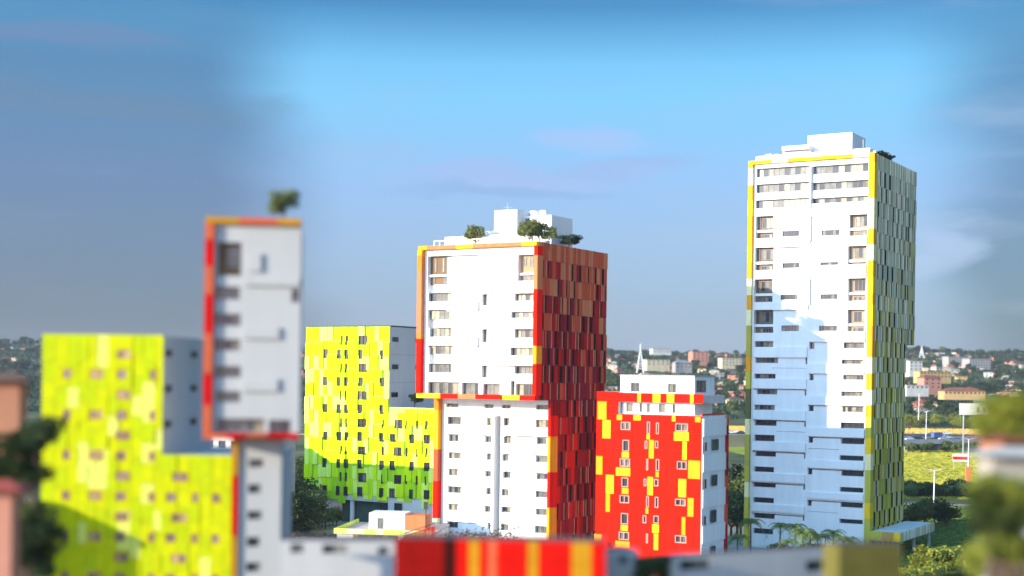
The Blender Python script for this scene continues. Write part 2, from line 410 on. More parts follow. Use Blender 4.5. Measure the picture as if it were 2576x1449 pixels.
def zsegs(f, root, off, fix0, fix1, n0, n1, ztop, zbot, lst):
    # lst: (crop, x, y of the lower end, material); from the top down
    t = ztop
    for (k, x, y, m) in lst:
        u = zbot if k is None else max(zbot, f.loc(*Z(k, x, y), off)[1])
        if t - u > .05: f.piece('frame_panel', root, P[m], fix0, fix1, u + .01, t - .01, n0, n1)
        t = u
def ssegs(f, root, off, z0, z1, n0, n1, sl, sr, lst):
    t = sl
    for (k, x, y, m) in lst:
        u = sr if k is None else min(sr, f.loc(*Z(k, x, y), off)[0])
        if u - t > .05: f.piece('frame_panel', root, P[m], t + .01, u - .01, z0, z1, n0, n1)
        t = u
# ================================================================== red clad tower in the middle
a, _ = ray(1345, 605); MFR = Vector((a * 255, 255))
th = R(TH); FD = Vector((math.cos(th), -math.sin(th))); SD = Vector((math.sin(th), math.cos(th)))
def far_left(FRp, x, y):
    f = Fac(FRp, TH); s, z = f.loc(x, y); return FRp + f.D * s, -s
def red_tower():
    FL, w = far_left(MFR, 1055, 615)
    root = thing('apartment_tower', 'white fronted tower with a flank of red and brown panels and trees on its roof', 'tower', (MFR.x, MFR.y, GZ))
    f = Fac(FL, TH); sd = Fac(MFR, TH, 'side')
    zt = f.loc(1345, 606)[1]; zb = f.loc(1350, 1006)[1]
    depth = sd.loc(1519, 700)[0]
    # upper block
    b = MB(); f.box(b, .05, w-.05, zb+.05, zt-1.0, -depth+.05, -1.2); b.build('wall', white, root)
    b = MB(); sd.box(b, .3, depth, zb, zt-.3, -.25, .03); b.build('cladding_backing', darkw, root)
    b = MB(); f.box(b, 0, w, zt-.95, zt-.75, -depth, -.3); b.build('roof', roofgrey, root)
    ops = []; wins = []
    def W1(k, r, panes, gm, wall=True): q = f.rect(k, *r); ops.append(q); wins.append((q, panes, gm))
    gt = [glass_t, glass_g, glass_d, glass_g]
    for r, n in (((285,1005,535,1090), 4), ((1225,980,1460,1058), 5), ((285,1195,545,1285), 5), ((1190,1185,1460,1260), 5)): W1(1, r, n, gt)
    for r, n in (((160,55,285,105), 5), ((642,50,766,98), 5), ((160,156,290,204), 5), ((620,155,766,200), 6), ((160,258,290,308), 5), ((648,258,766,303), 5),
                 ((160,362,340,430), 7), ((352,362,447,430), 3), ((472,365,570,430), 4), ((657,360,757,427), 3)): W1(2, r, n, gt)
    for k, r in ((1, (870,985,930,1125)), (2, (458,52,487,130)), (2, (462,258,493,330)), (2, (625,345,652,430))): W1(k, r, 1, [glass_g])
    lo1 = f.rect(1, 268,612,490,905); lo2 = f.rect(1, 1250,565,1458,858); ops += [lo1, lo2]
    for k, r in ((1, (272,905,352,1000)), (1, (280,1290,360,1385)), (2, (160,0,190,50)), (2, (165,205,192,256))): ops.append(f.rect(k, *r))
    OPS = ops
    def groove(ff, k, x0, y0, x1, y1, h=.32):
        nonlocal OPS
        a_, z_ = ff.loc(*Z(k, x0, y0)); b_, _ = ff.loc(*Z(k, x1, y1)); OPS.append((a_, b_, z_-h, z_))
    for g_ in ((1,865,975,1458,970),(1,285,1188,845,1182),(1,880,1368,1458,1362),(1,275,606,830,590)): groove(f, *g_)
    for g_ in ((2,150,156,442,153),(2,460,49,766,47),(2,460,258,766,256)): groove(f, *g_)
    ops.append(f.rect(1, 832, 1182, 842, 1270)); ops.append(f.rect(2, 437, 156, 443, 202))
    mb = MB(); f.wall(mb, .55, w-.45, zb+.9, zt-.8, ops, -1.19, 0); mb.build('front_wall', white, root)
    for q, p, g in wins: f.window(root, *shrink(q, .03), -1.17 + .35, p, frame_gr, g)
    # two storey loggias
    for q, bm, sub in ((lo1, brownw, ((.22,.30,.45,.95),(.60,.70,.45,.95),(.80,.97,.42,.95),(.15,.24,.05,.3),(.66,.95,.06,.3))), (lo2, tan, ((.50,.98,.58,.93),(.17,.30,.62,.92),(.08,.80,.03,.22)))):
        f.piece('loggia_wall', root, bm, q[0], q[1], q[2], q[3], -1.185, -1.05)
        for i, (a0, a1, b0, b1) in enumerate(sub):
            W_, H_ = q[1]-q[0], q[3]-q[2]
            f.window(root, q[0]+a0*W_, q[0]+a1*W_, q[2]+b0*H_, q[2]+b1*H_, -1.04, 1 if a1-a0 < .2 else 3, frame_gr, [glass_t if i < 2 and bm is brownw else glass_g])
        f.piece('balcony_slab', root, white2, q[0]+.01, q[1]-.01, (q[2]+q[3])/2-1.15+0.0, (q[2]+q[3])/2-.75, -1.04, -.45)
    # proud white ledge slabs
    for k, r in ((1, (872,872,1458,975)), (1, (500,1098,840,1183)), (1, (880,1268,1458,1365)), (2, (300,108,440,154)), (2, (460,205,765,256)), (2, (495,104,640,50))):
        q = f.rect(k, *r)
        if q[3] > q[2]: f.piece('ledge_slab', root, white, q[0], q[1], q[2], q[3], .003, .42)
    # coloured frame
    pr = [P['orange'], P['brightred'], P['terracotta'], P['amber'], P['orange']]
    zsegs(f, root, 1.0, -.5, .5, -1.3, 1.0, zt-.75, zb+.9, [(1,220,600,'amber'),(1,220,760,'orange'),(1,220,1449,'terracotta'),(2,120,120,'orange'),(None,0,0,'brightred')])
    ssegs(f, root, .78, zt-.75, zt, -1.3, .78, -.5, w+.1, [(1,260,480,'amber'),(1,570,460,'terracotta'),(1,750,455,'yellow'),(1,1280,430,'terracotta'),(None,0,0,'yellow')])
    ssegs(f, root, .78, zb+.02, zb+.9, -1.3, .78, -.5, w+.1, [(2,230,460,'yellow'),(2,330,460,'brightred'),(2,430,460,'terracotta'),(2,583,460,'brightred'),(2,680,460,'yellow'),(None,0,0,'brightred')])
    zsegs(f, root, .74, w-.42, w+.32, -1.3, .74, zt-.77, zb+.92, [(1,1490,560,'brightred'),(1,1490,930,'terracotta'),(2,785,40,'brightred'),(2,785,142,'brightred'),(2,785,245,'amber'),(None,0,0,'brightred')])
    zmid = zb
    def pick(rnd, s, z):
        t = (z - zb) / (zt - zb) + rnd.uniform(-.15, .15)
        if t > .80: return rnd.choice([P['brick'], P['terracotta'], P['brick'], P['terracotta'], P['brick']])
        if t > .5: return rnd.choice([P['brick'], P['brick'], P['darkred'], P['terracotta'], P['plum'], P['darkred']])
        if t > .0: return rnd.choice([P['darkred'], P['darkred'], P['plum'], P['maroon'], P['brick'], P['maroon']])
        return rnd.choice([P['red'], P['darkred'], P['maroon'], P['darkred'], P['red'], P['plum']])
    pitch = 3.15
    grid_clad(sd, root, .35, depth, zb+.05, zt, 3.1, 3.15, pick, 195, P['black'], [P['salmon'], P['terracotta']], 11, .72, blank=1, lit_edge_prob=.4, wk=.30)
    # corner strip
    # lower block, set back
    x, y = Z(2, 860, 700); s_back = sd.loc(x, y)[0]
    LFR = MFR + SD * s_back
    xl, yl = Z(2, 232, 700); g = Fac(LFR, TH); ws = -g.loc(xl, yl)[0]; LFL = LFR - FD * ws
    g = Fac(LFL, TH); gs = Fac(LFR, TH, 'side'); dep2 = sd.loc(1503, 1000)[0] - s_back
    b = MB(); g.box(b, .05, ws-.05, GZ, zb-.01, -dep2+.05, -1.2); b.build('lower_wall', white2, root)
    b = MB(); gs.box(b, .3, dep2, GZ, zb-.012, -.25, .03); b.build('lower_cladding_backing', darkw, root)
    L2 = []
    rows = [((275,557,352,600),(497,557,545,600),(592,555,625,600),(775,560,858,605)), ((285,657,340,697),(490,660,547,697),(595,660,638,700),(782,662,840,700)),
            ((285,757,357,795),(500,757,547,797),(590,760,628,800),(780,765,858,803)), ((288,850,342,890),(495,857,547,893),(597,860,642,897),(787,863,858,900)),
            ((288,950,362,990),(503,953,552,993),(590,957,630,998),(783,963,858,1003)), ((292,1047,347,1087),(497,1055,550,1093),(592,1057,647,1093),(788,1063,860,1103)),
            ((290,1147,350,1187),(515,1150,552,1190),(592,1155,637,1195),(785,1160,858,1205)), ((265,481,335,503),(482,481,535,503),(580,481,630,503),(775,476,858,505))]
    for rw in rows:
        for r in rw:
            q = g.rect(2, *r); q = (max(q[0], .75), min(q[1], ws-.3), q[2], q[3])
            if q[3] > q[2]: L2.append(q)
    slot = g.rect(2, 558, 545, 589, 1440)
    ops = L2 + [slot]; OPS = ops
    for y0 in (655, 758, 857, 948, 1058): groove(g, 2, 605, y0, 858, y0+3, .16)
    for y0 in (555, 655, 750, 850, 948, 1047, 1147): groove(g, 2, 272, y0, 500, y0+2, .14)
    mb = MB(); g.wall(mb, .6, ws-.25, GZ, zb-.02, ops, -1.19, 0); mb.build('lower_front_wall', white, root)
    for q in L2:
        wd = q[1]-q[0]; g.window(root, *shrink(q, .03), -1.17+.45, 4 if wd > 4 else (3 if wd > 2.6 else 2), frame_gr, gt)
    for r in ((275,630,550,655), (600,733,858,758), (270,725,495,750), (600,630,858,655), (270,920,500,948), (600,1028,858,1058), (600,830,858,857)):
        q = g.rect(2, *r); g.piece('ledge_slab', root, white, max(q[0], .62), q[1], q[2], q[3], .003, .30)
    g.piece('fin', root, white, slot[0]-.55, slot[0]-.02, GZ, slot[3], .003, 1.1)
    zsegs(g, root, 1.2, -.5, .5, -1.3, 1.2, zb-.03, GZ, [(2,245,520,'orange'),(2,245,745,'amber'),(2,245,925,'brick'),(2,245,1135,'brightred'),(2,245,1240,'paleyellow'),(None,0,0,'brightred')])
    zsegs(g, root, .55, ws-.22, ws+.3, -1.3, .55, zb-.03, GZ, [(2,880,535,'darkred'),(2,880,655,'brightred'),(2,880,857,'amber'),(2,880,1058,'red'),(2,880,1260,'amber'),(None,0,0,'red')])
    zsegs(gs, root, .5, .32, 1.9, .04, .5, zb-.03, GZ, [(2,880,535,'maroon'),(2,880,655,'brightred'),(2,880,857,'amber'),(2,880,1058,'red'),(2,880,1260,'amber'),(None,0,0,'red')])
    grid_clad(gs, root, 2.0, dep2, GZ, zb-.03, 2.9, 3.15, pick, 105, P['black'], [P['salmon'], P['terracotta']], 5, .6, blank=0, lit_edge_prob=.35, wk=.30)
    # things on the roof belong to the tower: plant room, tanks, parapet
    zr = zt - .75
    for (x0, x1, yt, n, m, nm) in ((1233, 1290, 531, -8, white, 'plant_room'), (1290, 1377, 545, -10.5, white, 'plant_room'), (1212, 1262, 584, -5, white, 'roof_wall'), (1110, 1330, 601, -2.5, white, 'parapet')):
        s0, z1 = f.loc(x0, yt, n); s1, _ = f.loc(x1, yt, n)
        b = MB(); f.box(b, s0, s1, zr, z1, n - (6.0 if nm == 'plant_room' else .3) - (2.2 if x0 == 1290 else 0), n); pr_ = b.build(nm, m, root)
        if x0 == 1290:
            for j in range(4):
                c0 = s0 + .3 + j * 1.55
                if c0 + 1 < s1: f.piece('louvre', pr_, glass_g if j % 2 else frame_gr, c0, c0 + .95, z1-2.4, z1-.4, n+.003, n+.1)
    for x in (1330, 1352):
        s0, z1 = f.loc(x, 530, -11); b = MB(); p = f.p(s0, zr+4, -11); q = f.p(s0, z1, -11); b.tube(p, q, .12, .08); b.build('antenna', mastw, root)
    for i in range(3):
        s0, _ = f.loc(1300 + i*24, 545, -12); _, z1 = f.loc(1300, 536, -12)
        b = MB(); p = f.p(s0+.6, zr+4, -12.5); b.tube(p, (p.x, p.y, z1+.3), .9, .9, 12); b.build('water_tank', white2, root)
    def rail(s0, s1, n, z):
        b = MB(); k = s0
        while k < s1: f.box(b, k, k+.07, z, z+1.05, n, n+.07); k += 1.2
        f.box(b, s0, s1, z+1.05, z+1.12, n, n+.07); b.build('railing', steel, root)
    rail(1.5, w-1, -1.6, zr+.75)
    for (q, n_, wd, hh) in ((3.5, -5, 1.4, 1.3), (6.2, -6, 1.0, 1.5), (9.6, -3.4, .8, 1.2), (16.5, -3.2, 1.3, 1.1), (21.5, -7, 1.2, 1.6)):
        b = MB(); f.box(b, q, q+wd, zr, zr+hh, n_-wd, n_); b.build('air_unit', greyw if wd < 1.2 else white2, root)
    b = MB(); p = f.p(13, zr, -9); b.tube(p, (p.x, p.y, zr+9.2), .07, .04, 5); b.tube((p.x-.8, p.y, zr+8.4), (p.x+.8, p.y, zr+8.4), .04, .04, 4); b.build('aerial', steel, root)
    return f, zr, zt
mf, mroof, mtop = red_tower()

# ================================================================== tall white tower on the right
a, _ = ray(2184, 360); TFR = Vector((a * 285, 285))
def tall_tower():
    FL, w = far_left(TFR, 1877, 700)
    root = thing('tall_tower', 'tallest white tower with yellow edge strips and a grey green flank of slit windows', 'tower', (TFR.x, TFR.y, GZ))
    f = Fac(FL, TH); sd = Fac(TFR, TH, 'side')
    zt = f.loc(2184, 361)[1]; depth = sd.loc(2293, 600)[0]; dlow = sd.loc(2276, 1000)[0]; zstep = sd.loc(2290, 842)[1]
    b = MB(); f.box(b, .05, w-.05, GZ, zt-1.0, -dlow+.05, -1.3); b.build('wall', white2, root)
    b = MB(); f.box(b, .05, w-.05, zstep, zt-1.0, -depth+.05, -dlow+.04); b.build('rear_wall', white2, root)
    b = MB(); sd.box(b, .3, dlow, GZ, zt-.3, -.25, .03); sd.box(b, dlow, depth, zstep, zt-.3, -.25, .03); b.build('cladding_backing', P['dkolive'], root)
    b = MB(); f.box(b, 0, w, zt-.95, zt-.75, -depth, -.3); b.build('roof', roofgrey, root)
    gt = [glass_g, glass_t, glass_d]; gs_ = [glass_d, glass_d, glass_d, glass_g]
    ops = []; wins = []
    def A(k, r, n, g, nn=-.85):
        q = f.rect(k, *r); ops.append(q); wins.append((q, n, g, nn)); return q
    for r, n in (((200,438,725,476), 10), ((200,592,725,632), 10), ((200,745,725,785), 10), ((745,400,1285,432), 9), ((745,560,1290,590), 10), ((745,712,1290,738), 10)): A(3, r, n, gt)
    lg = [f.rect(k, *r) for k, r in ((3, (205,900,380,1105)), (3, (205,1205,390,1415)), (4, (205,165,385,380)), (4, (210,465,400,680)), (3, (1110,850,1290,1062)), (3, (1105,1157,1290,1373)), (4, (1115,130,1290,345)), (4, (1115,435,1290,650)))]
    ops += lg
    for k, r in ((3,(465,1037,630,1080)),(3,(845,1020,1020,1060)),(3,(475,1347,640,1387)),(3,(840,1330,1015,1368)),(4,(465,307,630,350)),(4,(850,294,1018,335)),(4,(480,607,650,655)),(4,(845,600,1020,645))): A(k, r, 5, gs_, -.35)
    for r in ((225,765,405,820),(1085,757,1290,808),(235,920,455,972),(1070,920,1288,965),(230,1080,435,1125),(1090,1070,1292,1115),(255,1230,455,1278),(1075,1230,1288,1275),(235,1380,435,1430),(1090,1377,1295,1430)): A(4, r, 5, gt)
    for r in ((755,752,805,825),(720,912,738,975),(765,1065,805,1130),(720,1220,738,1280),(765,1372,812,1430)): A(4, r, 1, gs_)
    for r in ((200,150,375,195),(887,152,1078,200),(200,268,363,320),(895,277,1080,325),(210,398,377,442),(887,415,1078,458),(205,522,365,568),(903,532,1082,583),(200,647,382,690),(895,668,1082,712),(205,767,370,815),(903,787,1082,835),(210,892,380,940),(898,922,1085,965),(210,1014,370,1065)): A(5, r, 4, [glass_d])
    for r in ((597,150,610,198),(635,275,670,322),(600,402,613,450),(635,530,670,577),(602,652,617,700),(640,780,672,827),(604,898,617,948)): A(5, r, 1, gs_)
    for (k, x0, y0, x1, y1) in ((3,770,866,1105,852),(3,395,1192,700,1180),(4,770,140,1110,128),(4,225,462,725,450),(4,755,752,1300,746),(4,225,915,738,911),(4,755,1060,1300,1055),(4,225,1222,738,1217),(4,755,1368,1300,1368),
        (5,190,148,610,147),(5,632,272,1083,275),(5,190,398,613,397),(5,632,526,1085,530),(5,190,647,615,648),(5,637,778,1085,783),(5,195,891,617,893)):
        a_, z_ = f.loc(*Z(k, x0, y0)); b2, _ = f.loc(*Z(k, x1, y1)); ops.append((a_, b2, z_-(.34 if k == 3 else .24), z_))
    for (k, x0, y0, x1, y1) in ((5,375,236,605,238),(5,640,366,885,368),(5,380,860-0,610,862),(5,640,868,885,870),(5,385,985,600,987),(4,400,1020,730,1022)):
        a_, z_ = f.loc(*Z(k, x0, y0)); b2, _ = f.loc(*Z(k, x1, y1)); ops.append((a_, b2, z_-.07, z_))
    mb = MB(); f.wall(mb, .9, w-.9, GZ, zt-.8, ops, -1.29, 0); mb.build('front_wall', white, root)
    for q, n, g, nn in wins: f.window(root, *shrink(q, .03), nn, n, frame_gr if g is gt else frame_dk, g, bar=.09 if g is gt else .06)
    for i, q in enumerate(lg):
        W_, H_ = q[1]-q[0], q[3]-q[2]
        f.piece('loggia_wall', root, tan if i > 3 else brownw, q[0], q[1], q[2], q[3], -1.285, -1.1)
        f.window(root, q[0]+.28*W_, q[0]+.95*W_, q[2]+.45*H_, q[2]+.92*H_, -1.09, 3, frame_gr, gt)
        f.window(root, q[0]+.25*W_, q[0]+.97*W_, q[2]+.03*H_, q[2]+.2*H_, -1.09, 5, frame_gr, gt)
        f.window(root, q[0]+.05*W_, q[0]+.18*W_, q[2]+.4*H_, q[2]+.95*H_, -1.09, 1, frame_gr, glass_d)
        f.piece('balcony_slab', root, white, q[0]+.01, q[1]-.01, q[2]+.27*H_, q[2]+.38*H_, -1.09, -.4)
    # central fin and ledges
    q = f.rect(3, 726, 400, 744, 815); f.piece('fin', root, white, q[0], q[1], q[2], q[3], .003, .7)
    for k, r in ((3, (745,740,1290,850)), (3, (395,1120,735,1178)), (3, (1110,1070,1290,1155)), (4, (745,20,1290,125)), (4, (395,385,735,448)),
                 (4, (755,660,1295,745)), (4, (225,822,738,912)), (4, (755,970,1295,1058)), (4, (225,1128,738,1218)), (4, (755,1280,1300,1368)),
                 (5, (190,72,610,147)), (5, (632,202,1083,272)), (5, (190,322,613,397)), (5, (632,460,1085,528)), (5, (190,570,615,647)), (5, (637,714,1085,778)), (5, (195,817,617,891))):
        q = f.rect(k, *r)
        if k == 3 and r[0] == 745: q = (q[0], q[1], q[2], q[2] + 2.6)
        f.piece('ledge_slab', root, white, max(q[0], .95), min(q[1], w-.95), q[2], q[3], .003, .38)
    q = f.rect(3, 726, 866, 745, 1128); f.piece('fin', root, white, q[0], q[1], q[2], q[3], .003, .55)
    q = f.rect(4, 735, 140, 752, 400); f.piece('fin', root, white, q[0], q[1], q[2], q[3], .003, .55)
    zy = f.loc(1885, 800)[1]
    pal = [P['amber'], P['yellow'], P['paleyellow'], P['orange'], P['yellow'], P['amber']]
    zsegs(f, root, .6, -.15, .85, -1.4, .6, zt-.75, GZ, [(3,165,430,'amber'),(3,165,600,'paleyellow'),(3,165,740,'amber'),(3,165,900,'yellow'),(3,165,1190,'amber'),(3,165,1350,'yellow'),(4,165,160,'amber'),(4,180,320,'paleyellow'),(4,180,460,'amber'),(4,180,615,'paleyellow'),(4,180,915,'olive'),(4,185,1060,'amber'),(4,185,1230,'oliveyellow'),(5,165,145,'dkolive'),(5,165,270,'paleyellow'),(5,165,520,'olive'),(5,165,650,'oliveyellow'),(5,165,770,'paleyellow'),(None,0,0,'oliveyellow')])  # olive strips low down are yellow with the shade put into the colour
    zsegs(f, root, .6, w-.85, w+.3, -1.4, .6, zt-.75, GZ, [(3,1310,345,'amber'),(3,1310,690,'yellow'),(3,1310,990,'paleyellow'),(3,1310,1140,'amber'),(3,1310,1300,'paleyellow'),(4,1310,110,'amber'),(4,1310,270,'yellow'),(4,1310,380,'amber'),(4,1310,590,'yellow'),(4,1310,890,'amber'),(4,1320,1050,'paleyellow'),(4,1320,1210,'amber'),(4,1320,1360,'paleyellow'),(5,1100,100,'amber'),(5,1100,270,'oliveyellow'),(5,1100,400,'yellow'),(5,1100,530,'paleyellow'),(5,1100,790,'oliveyellow'),(5,1100,920,'yellow'),(None,0,0,'oliveyellow')])
    ssegs(f, root, .62, zt-.74, zt, -1.4, .62, -.15, w+.3, [(3,340,345,'yellow'),(3,500,335,'paleyellow'),(3,655,320,'amber'),(3,815,305,'yellow'),(3,970,295,'amber'),(3,1130,285,'yellow'),(3,1290,270,'paleyellow'),(None,0,0,'amber')])
    def pick(rnd, s, z):
        t = (z - (-10)) / (zt + 10) + rnd.uniform(-.12, .12)
        if t > .62: return rnd.choice([P['greygreen'], P['greygreen'], P['greygreen'], P['sage']])
        if t > .3: return rnd.choice([P['greygreen'], P['khaki'], P['sage'], P['khaki']])
        return rnd.choice([P['khaki'], P['olive'], P['oliveyellow'], P['khaki'], P['olive']])
    grid_clad(sd, root, .4, dlow, GZ, zt, 3.5, 3.12, pick, 260, P['slit'], [P['pale'], P['pale'], P['sage']], 31, .85, blank=1, lit_edge_prob=.7, wk=.38)
    grid_clad(sd, root, dlow+.02, depth, zstep, zt, 2.6, 3.12, pick, 38, P['slit'], [P['pale'], P['sage']], 32, .6, blank=2, lit_edge_prob=.3, wk=.36)
    # roof works
    zr = zt-.75
    s0, z1 = f.loc(2016, 322, -9); s1, _ = f.loc(2128, 322, -9)
    b = MB(); f.box(b, s0, s1, zr, z1, -18, -9); pr_ = b.build('plant_room', white, root)
    for i in range(9):
        a0 = s0 + .6 + i * .95
        if a0+.5 < s1: f.piece('louvre', pr_, glass_g, a0, a0+.45, zr+1.3, zr+2.0, -8.997, -8.9)
    s0, z1 = f.loc(1952, 351, -6.5); s1, _ = f.loc(2020, 345, -6.5)
    b = MB(); f.box(b, s0, s1, z1-.9, z1, -12, -6.5); b.build('roof_canopy', white, root)
    b = MB(); f.box(b, s0-.3, s1, zr, z1-.92, -11.5, -7.5); b.build('roof_room', greyw, root)
    for (x, n) in ((1918, -3), (1935, -4)):
        q, z1 = f.loc(x, 372, n); b = MB(); f.box(b, q-.7, q+.7, zr, z1+.1, n-1.4, n); b.build('roof_hatch', white2, root)
    q, z1 = f.loc(2150, 352, -4); b = MB(); f.box(b, q-1.5, q+1.8, zr, z1+.1, -8, -4); b.build('roof_wall', white, root)
    b = MB(); f.wall(b, 1, w-1, zt, zt+.7, [], -.6, -.45); b.build('parapet', white, root)
    b = MB(); k = 1.0
    while k < w-1: f.box(b, k, k+.07, zt, zt+1.0, -.9, -.83); k += 1.3
    f.box(b, 1, w-1, zt+1.0, zt+1.07, -.9, -.83); b.build('railing', steel, root)
    for (q, n_, wd, hh) in ((1.8, -4, .9, 1.7), (4.1, -3.5, 1.3, 1.4), (22.4, -3, 1.1, 1.6), (24.0, -5, 1.0, 2.0)):
        b = MB(); f.box(b, q, q+wd, zr, zr+hh, n_-wd, n_); b.build('air_unit', white2, root)
    b = MB(); p = f.p(20.5, z1, -11); b.tube((p.x, p.y, zr), (p.x, p.y, zr+5.6), .05, .03, 5); b.build('aerial', steel, root)
    # dark pergola at the back edge
    q0, z1 = sd.loc(2190, 358, -1.0); b = MB()
    for k in range(16):
        s_ = 1.5 + k * 1.5
        sd.box(b, s_, s_+.9, zt-.02, zt+.25, -3.5, -.3)
    b.build('roof_railing', mat('dark_green_metal', (.03, .07, .065), .6), root)
    # entrance canopy
    x, y = Z(5, 1385, 1015); z = f.loc(*Z(5, 1120, 1012))[1]; s1, _ = f.loc(x, y)
    e = Fac(f.O + f.D * s1, TH, 'side'); s2, _ = e.loc(*Z(5, 1650, 888))
    b = MB(); f.box(b, w+.02+.35, s1, z-1.7, z-.15, -s2, .15); b.build('canopy_slab', roofgrey, root)
    b = MB(); f.box(b, w+.37, s1-.4, z-.148, z-.05, -s2+.3, -.2); b.build('canopy_roof', white2, root)
    segs(f, root, 'fascia_panel', False, w+.1, s1+.2, z-1.8, z, .16, .4, [P['yellow'], P['ochre'], P['oliveyellow']], 3.2, 3)
    k = 0.0
    while k < s2 - .5:
        e.piece('fascia_slat', root, random.choice([P['sage'], P['pale'], P['greygreen']]), k, k+.75, z-1.8, z, .003, .3); k += 1.15
    for d_ in (1, s2*.5, s2-1):
        b = MB(); p = e.p(d_, GZ, -.7); b.tube(p, (p.x, p.y, z-1.7), .35, .35, 12); b.build('column', concrete, root)
    return f, zr, zt, sd
tf, troof, ttop, tsd = tall_tower()

# ================================================================== red and yellow block
a, _ = ray(1769, 1040); RFR = Vector((a * 250, 250))
def red_block():
    FL, w = far_left(RFR, 1503, 1000)
    root = thing('red_block', 'bright red panel block with yellow patches and a white stepped top beside the tall tower', 'apartment block', (RFR.x, RFR.y, GZ))
    f = Fac(FL, TH); sd = Fac(RFR, TH, 'side')
    _, zt = f.loc(*Z(7, 600, 453)); zl = f.loc(*Z(7, 100, 320))[1]
    sl, _ = f.loc(*Z(7, 193, 400)); depth = sd.loc(*Z(7, 850, 700))[0]
    b = MB(); f.box(b, .02, w-.02, GZ, zt, -depth, -.25); b.build('wall', white2, root)
    b = MB(); f.box(b, .02, sl, zt, zl-.02, -depth*.6, -.25); b.build('stair_wall', white2, root)
    wn = [(215,500,275,550),(373,495,393,570),(428,500,447,570),(545,500,622,550),(228,608,270,680),(362,610,380,660),(425,610,445,655),(215,720,278,772),(375,720,388,790),(432,720,455,793),(560,728,620,780),(228,835,270,895),(362,840,380,885),(425,840,452,885),(220,942,278,992),(380,945,398,1015),(432,947,455,1015),(555,955,620,1000),(230,1050,275,1120),(362,1060,385,1110),(427,1060,460,1110),(220,1162,283,1215),(560,1175,630,1225),(385,1170,398,1230)]
    yl = [(72,380,128,490),(105,492,155,603),(72,710,112,823),(133,822,183,937),(135,938,163,1047),(190,458,222,490),(290,458,335,490),(522,458,545,490),(662,458,697,492),(387,605,420,718),(385,828,420,940),(590,610,618,722),(537,552,628,607),(225,683,270,716),(193,776,280,828),(230,898,273,937),(372,572,393,603),(432,797,453,830),(377,1018,396,1052),(628,722,702,835),(572,836,620,947),(630,949,668,1063),(597,1065,622,1175),(420,1113,462,1167),(230,1123,275,1158),(200,1218,288,1262),(432,1170,460,1270),(72,1180,118,1262)]
    W_ = [f.rect(7, *r) for r in wn]; Y_ = [f.rect(7, *r) for r in yl]
    ops = W_ + Y_
    # red panels, storey by storey, between the windows and the yellow patches
    rnd = random.Random(9); mbs = {}
    z = zt; rr = 0; cnt = 0
    ss = [0.02]
    while ss[-1] < w - .1: ss.append(min(w, ss[-1] + rnd.uniform(1.3, 2.4)))
    zs = [zt - k * 3.15 for k in range(20) if zt - k*3.15 > GZ] + [GZ]
    for j in range(len(zs)-1):
        sh = rnd.choice((0, .5, .9))
        for i in range(len(ss)-1):
            a0, a1 = ss[i], ss[i+1]; m = rnd.choice([P['brightred']]*5 + [P['red'], P['orange']])
            b = MB(); f.wall(b, a0+.012, a1-.012, zs[j+1]+.012, zs[j]-.012, ops, -.24, .02 + rnd.uniform(0, .05))
            if b.v: b.build('cladding_panel', P['brightred'] if m is not P['red'] else P['red'], root); cnt += 1
    for j in range(3):
        f.piece('cladding_panel', root, P['brightred'], .02, sl*.5-.01, zt+.01+(zl-zt)*j/3, zt-.01+(zl-zt)*(j+1)/3, -.24, .04)
        f.piece('cladding_panel', root, P['brightred'], sl*.5+.01, sl, zt+.01+(zl-zt)*j/3, zt-.01+(zl-zt)*(j+1)/3, -.24, .06) if j != 9 else None
    for q in Y_: f.piece('yellow_panel', root, random.choice([P['yellow'], P['amber'], P['yellow']]), q[0]+.01, q[1]-.01, q[2]+.01, q[3]-.01, -.24, .14)
    for q in W_:
        wd = q[1]-q[0]; f.window(root, *shrink(q, .02), -.18, 3 if wd > 3 else (2 if wd > 1.5 else 1), mat('pink_window_surround', (.55, .30, .24), .7), [glass_d, glass_g], bar=.14, depth=.36)
    # terrace storeys
    _, zb1 = f.loc(*Z(7, 600, 378)); _, zb2 = f.loc(*Z(7, 600, 322)); _, zp = f.loc(*Z(7, 600, 210))
    s1, _ = f.loc(*Z(7, 655, 400), -1.2); wops = []
    q0 = sl + .3
    for r in ((243,388,285,440),(322,388,343,440),(368,388,390,440),(440,388,480,440),(522,388,543,440)): wops.append(f.rect(7, *r, off=-1.2))
    g1 = Fac(f.O + f.N * -1.2, TH)
    b = MB(); g1.box(b, q0, s1, zt, zb1, -8, -.4); g1.wall(b, q0, s1, zt+.003, zb1, wops, -.39, 0); b.build('terrace_wall', white, root)
    for q in wops: g1.window(root, *shrink(q, .02), -.36, 2 if q[1]-q[0] > 2 else 1, frame_gr, [glass_g, glass_d])
    s2, _ = f.loc(*Z(7, 708, 350), 0)
    b = MB(); f.box(b, sl+.02, s2, zb1+.003, zb2-.2, -9.5, -.25); b.build('upper_wall', greyw, root)
    ypos = [f.rect(7, *r) for r in ((310,324,332,370),(402,324,450,370),(487,324,533,370),(628,324,650,370))]
    t = sl + .03
    for q in ypos + [(s2, s2, 0, 0)]:
        n_ = max(1, round((q[0]-t)/2.2))
        for i in range(n_): f.piece('cladding_panel', root, random.choice([P['brightred'], P['red'], P['brightred']]), t+(q[0]-t)*i/n_+.01, t+(q[0]-t)*(i+1)/n_-.01, zb1, zb2, -.24, .03)
        if q[1] > q[0]: f.piece('yellow_panel', root, P['yellow'], q[0]+.01, q[1]-.01, zb1, zb2, -.24, .08)
        t = q[1]
    q0, _ = f.loc(*Z(7, 205, 260), -1.8); s3, _ = f.loc(*Z(7, 652, 260), -1.8); g2 = Fac(f.O + f.N*-1.8, TH); hops = [g2.rect(7, 268,262,322,318), g2.rect(7, 492,262,542,318)]
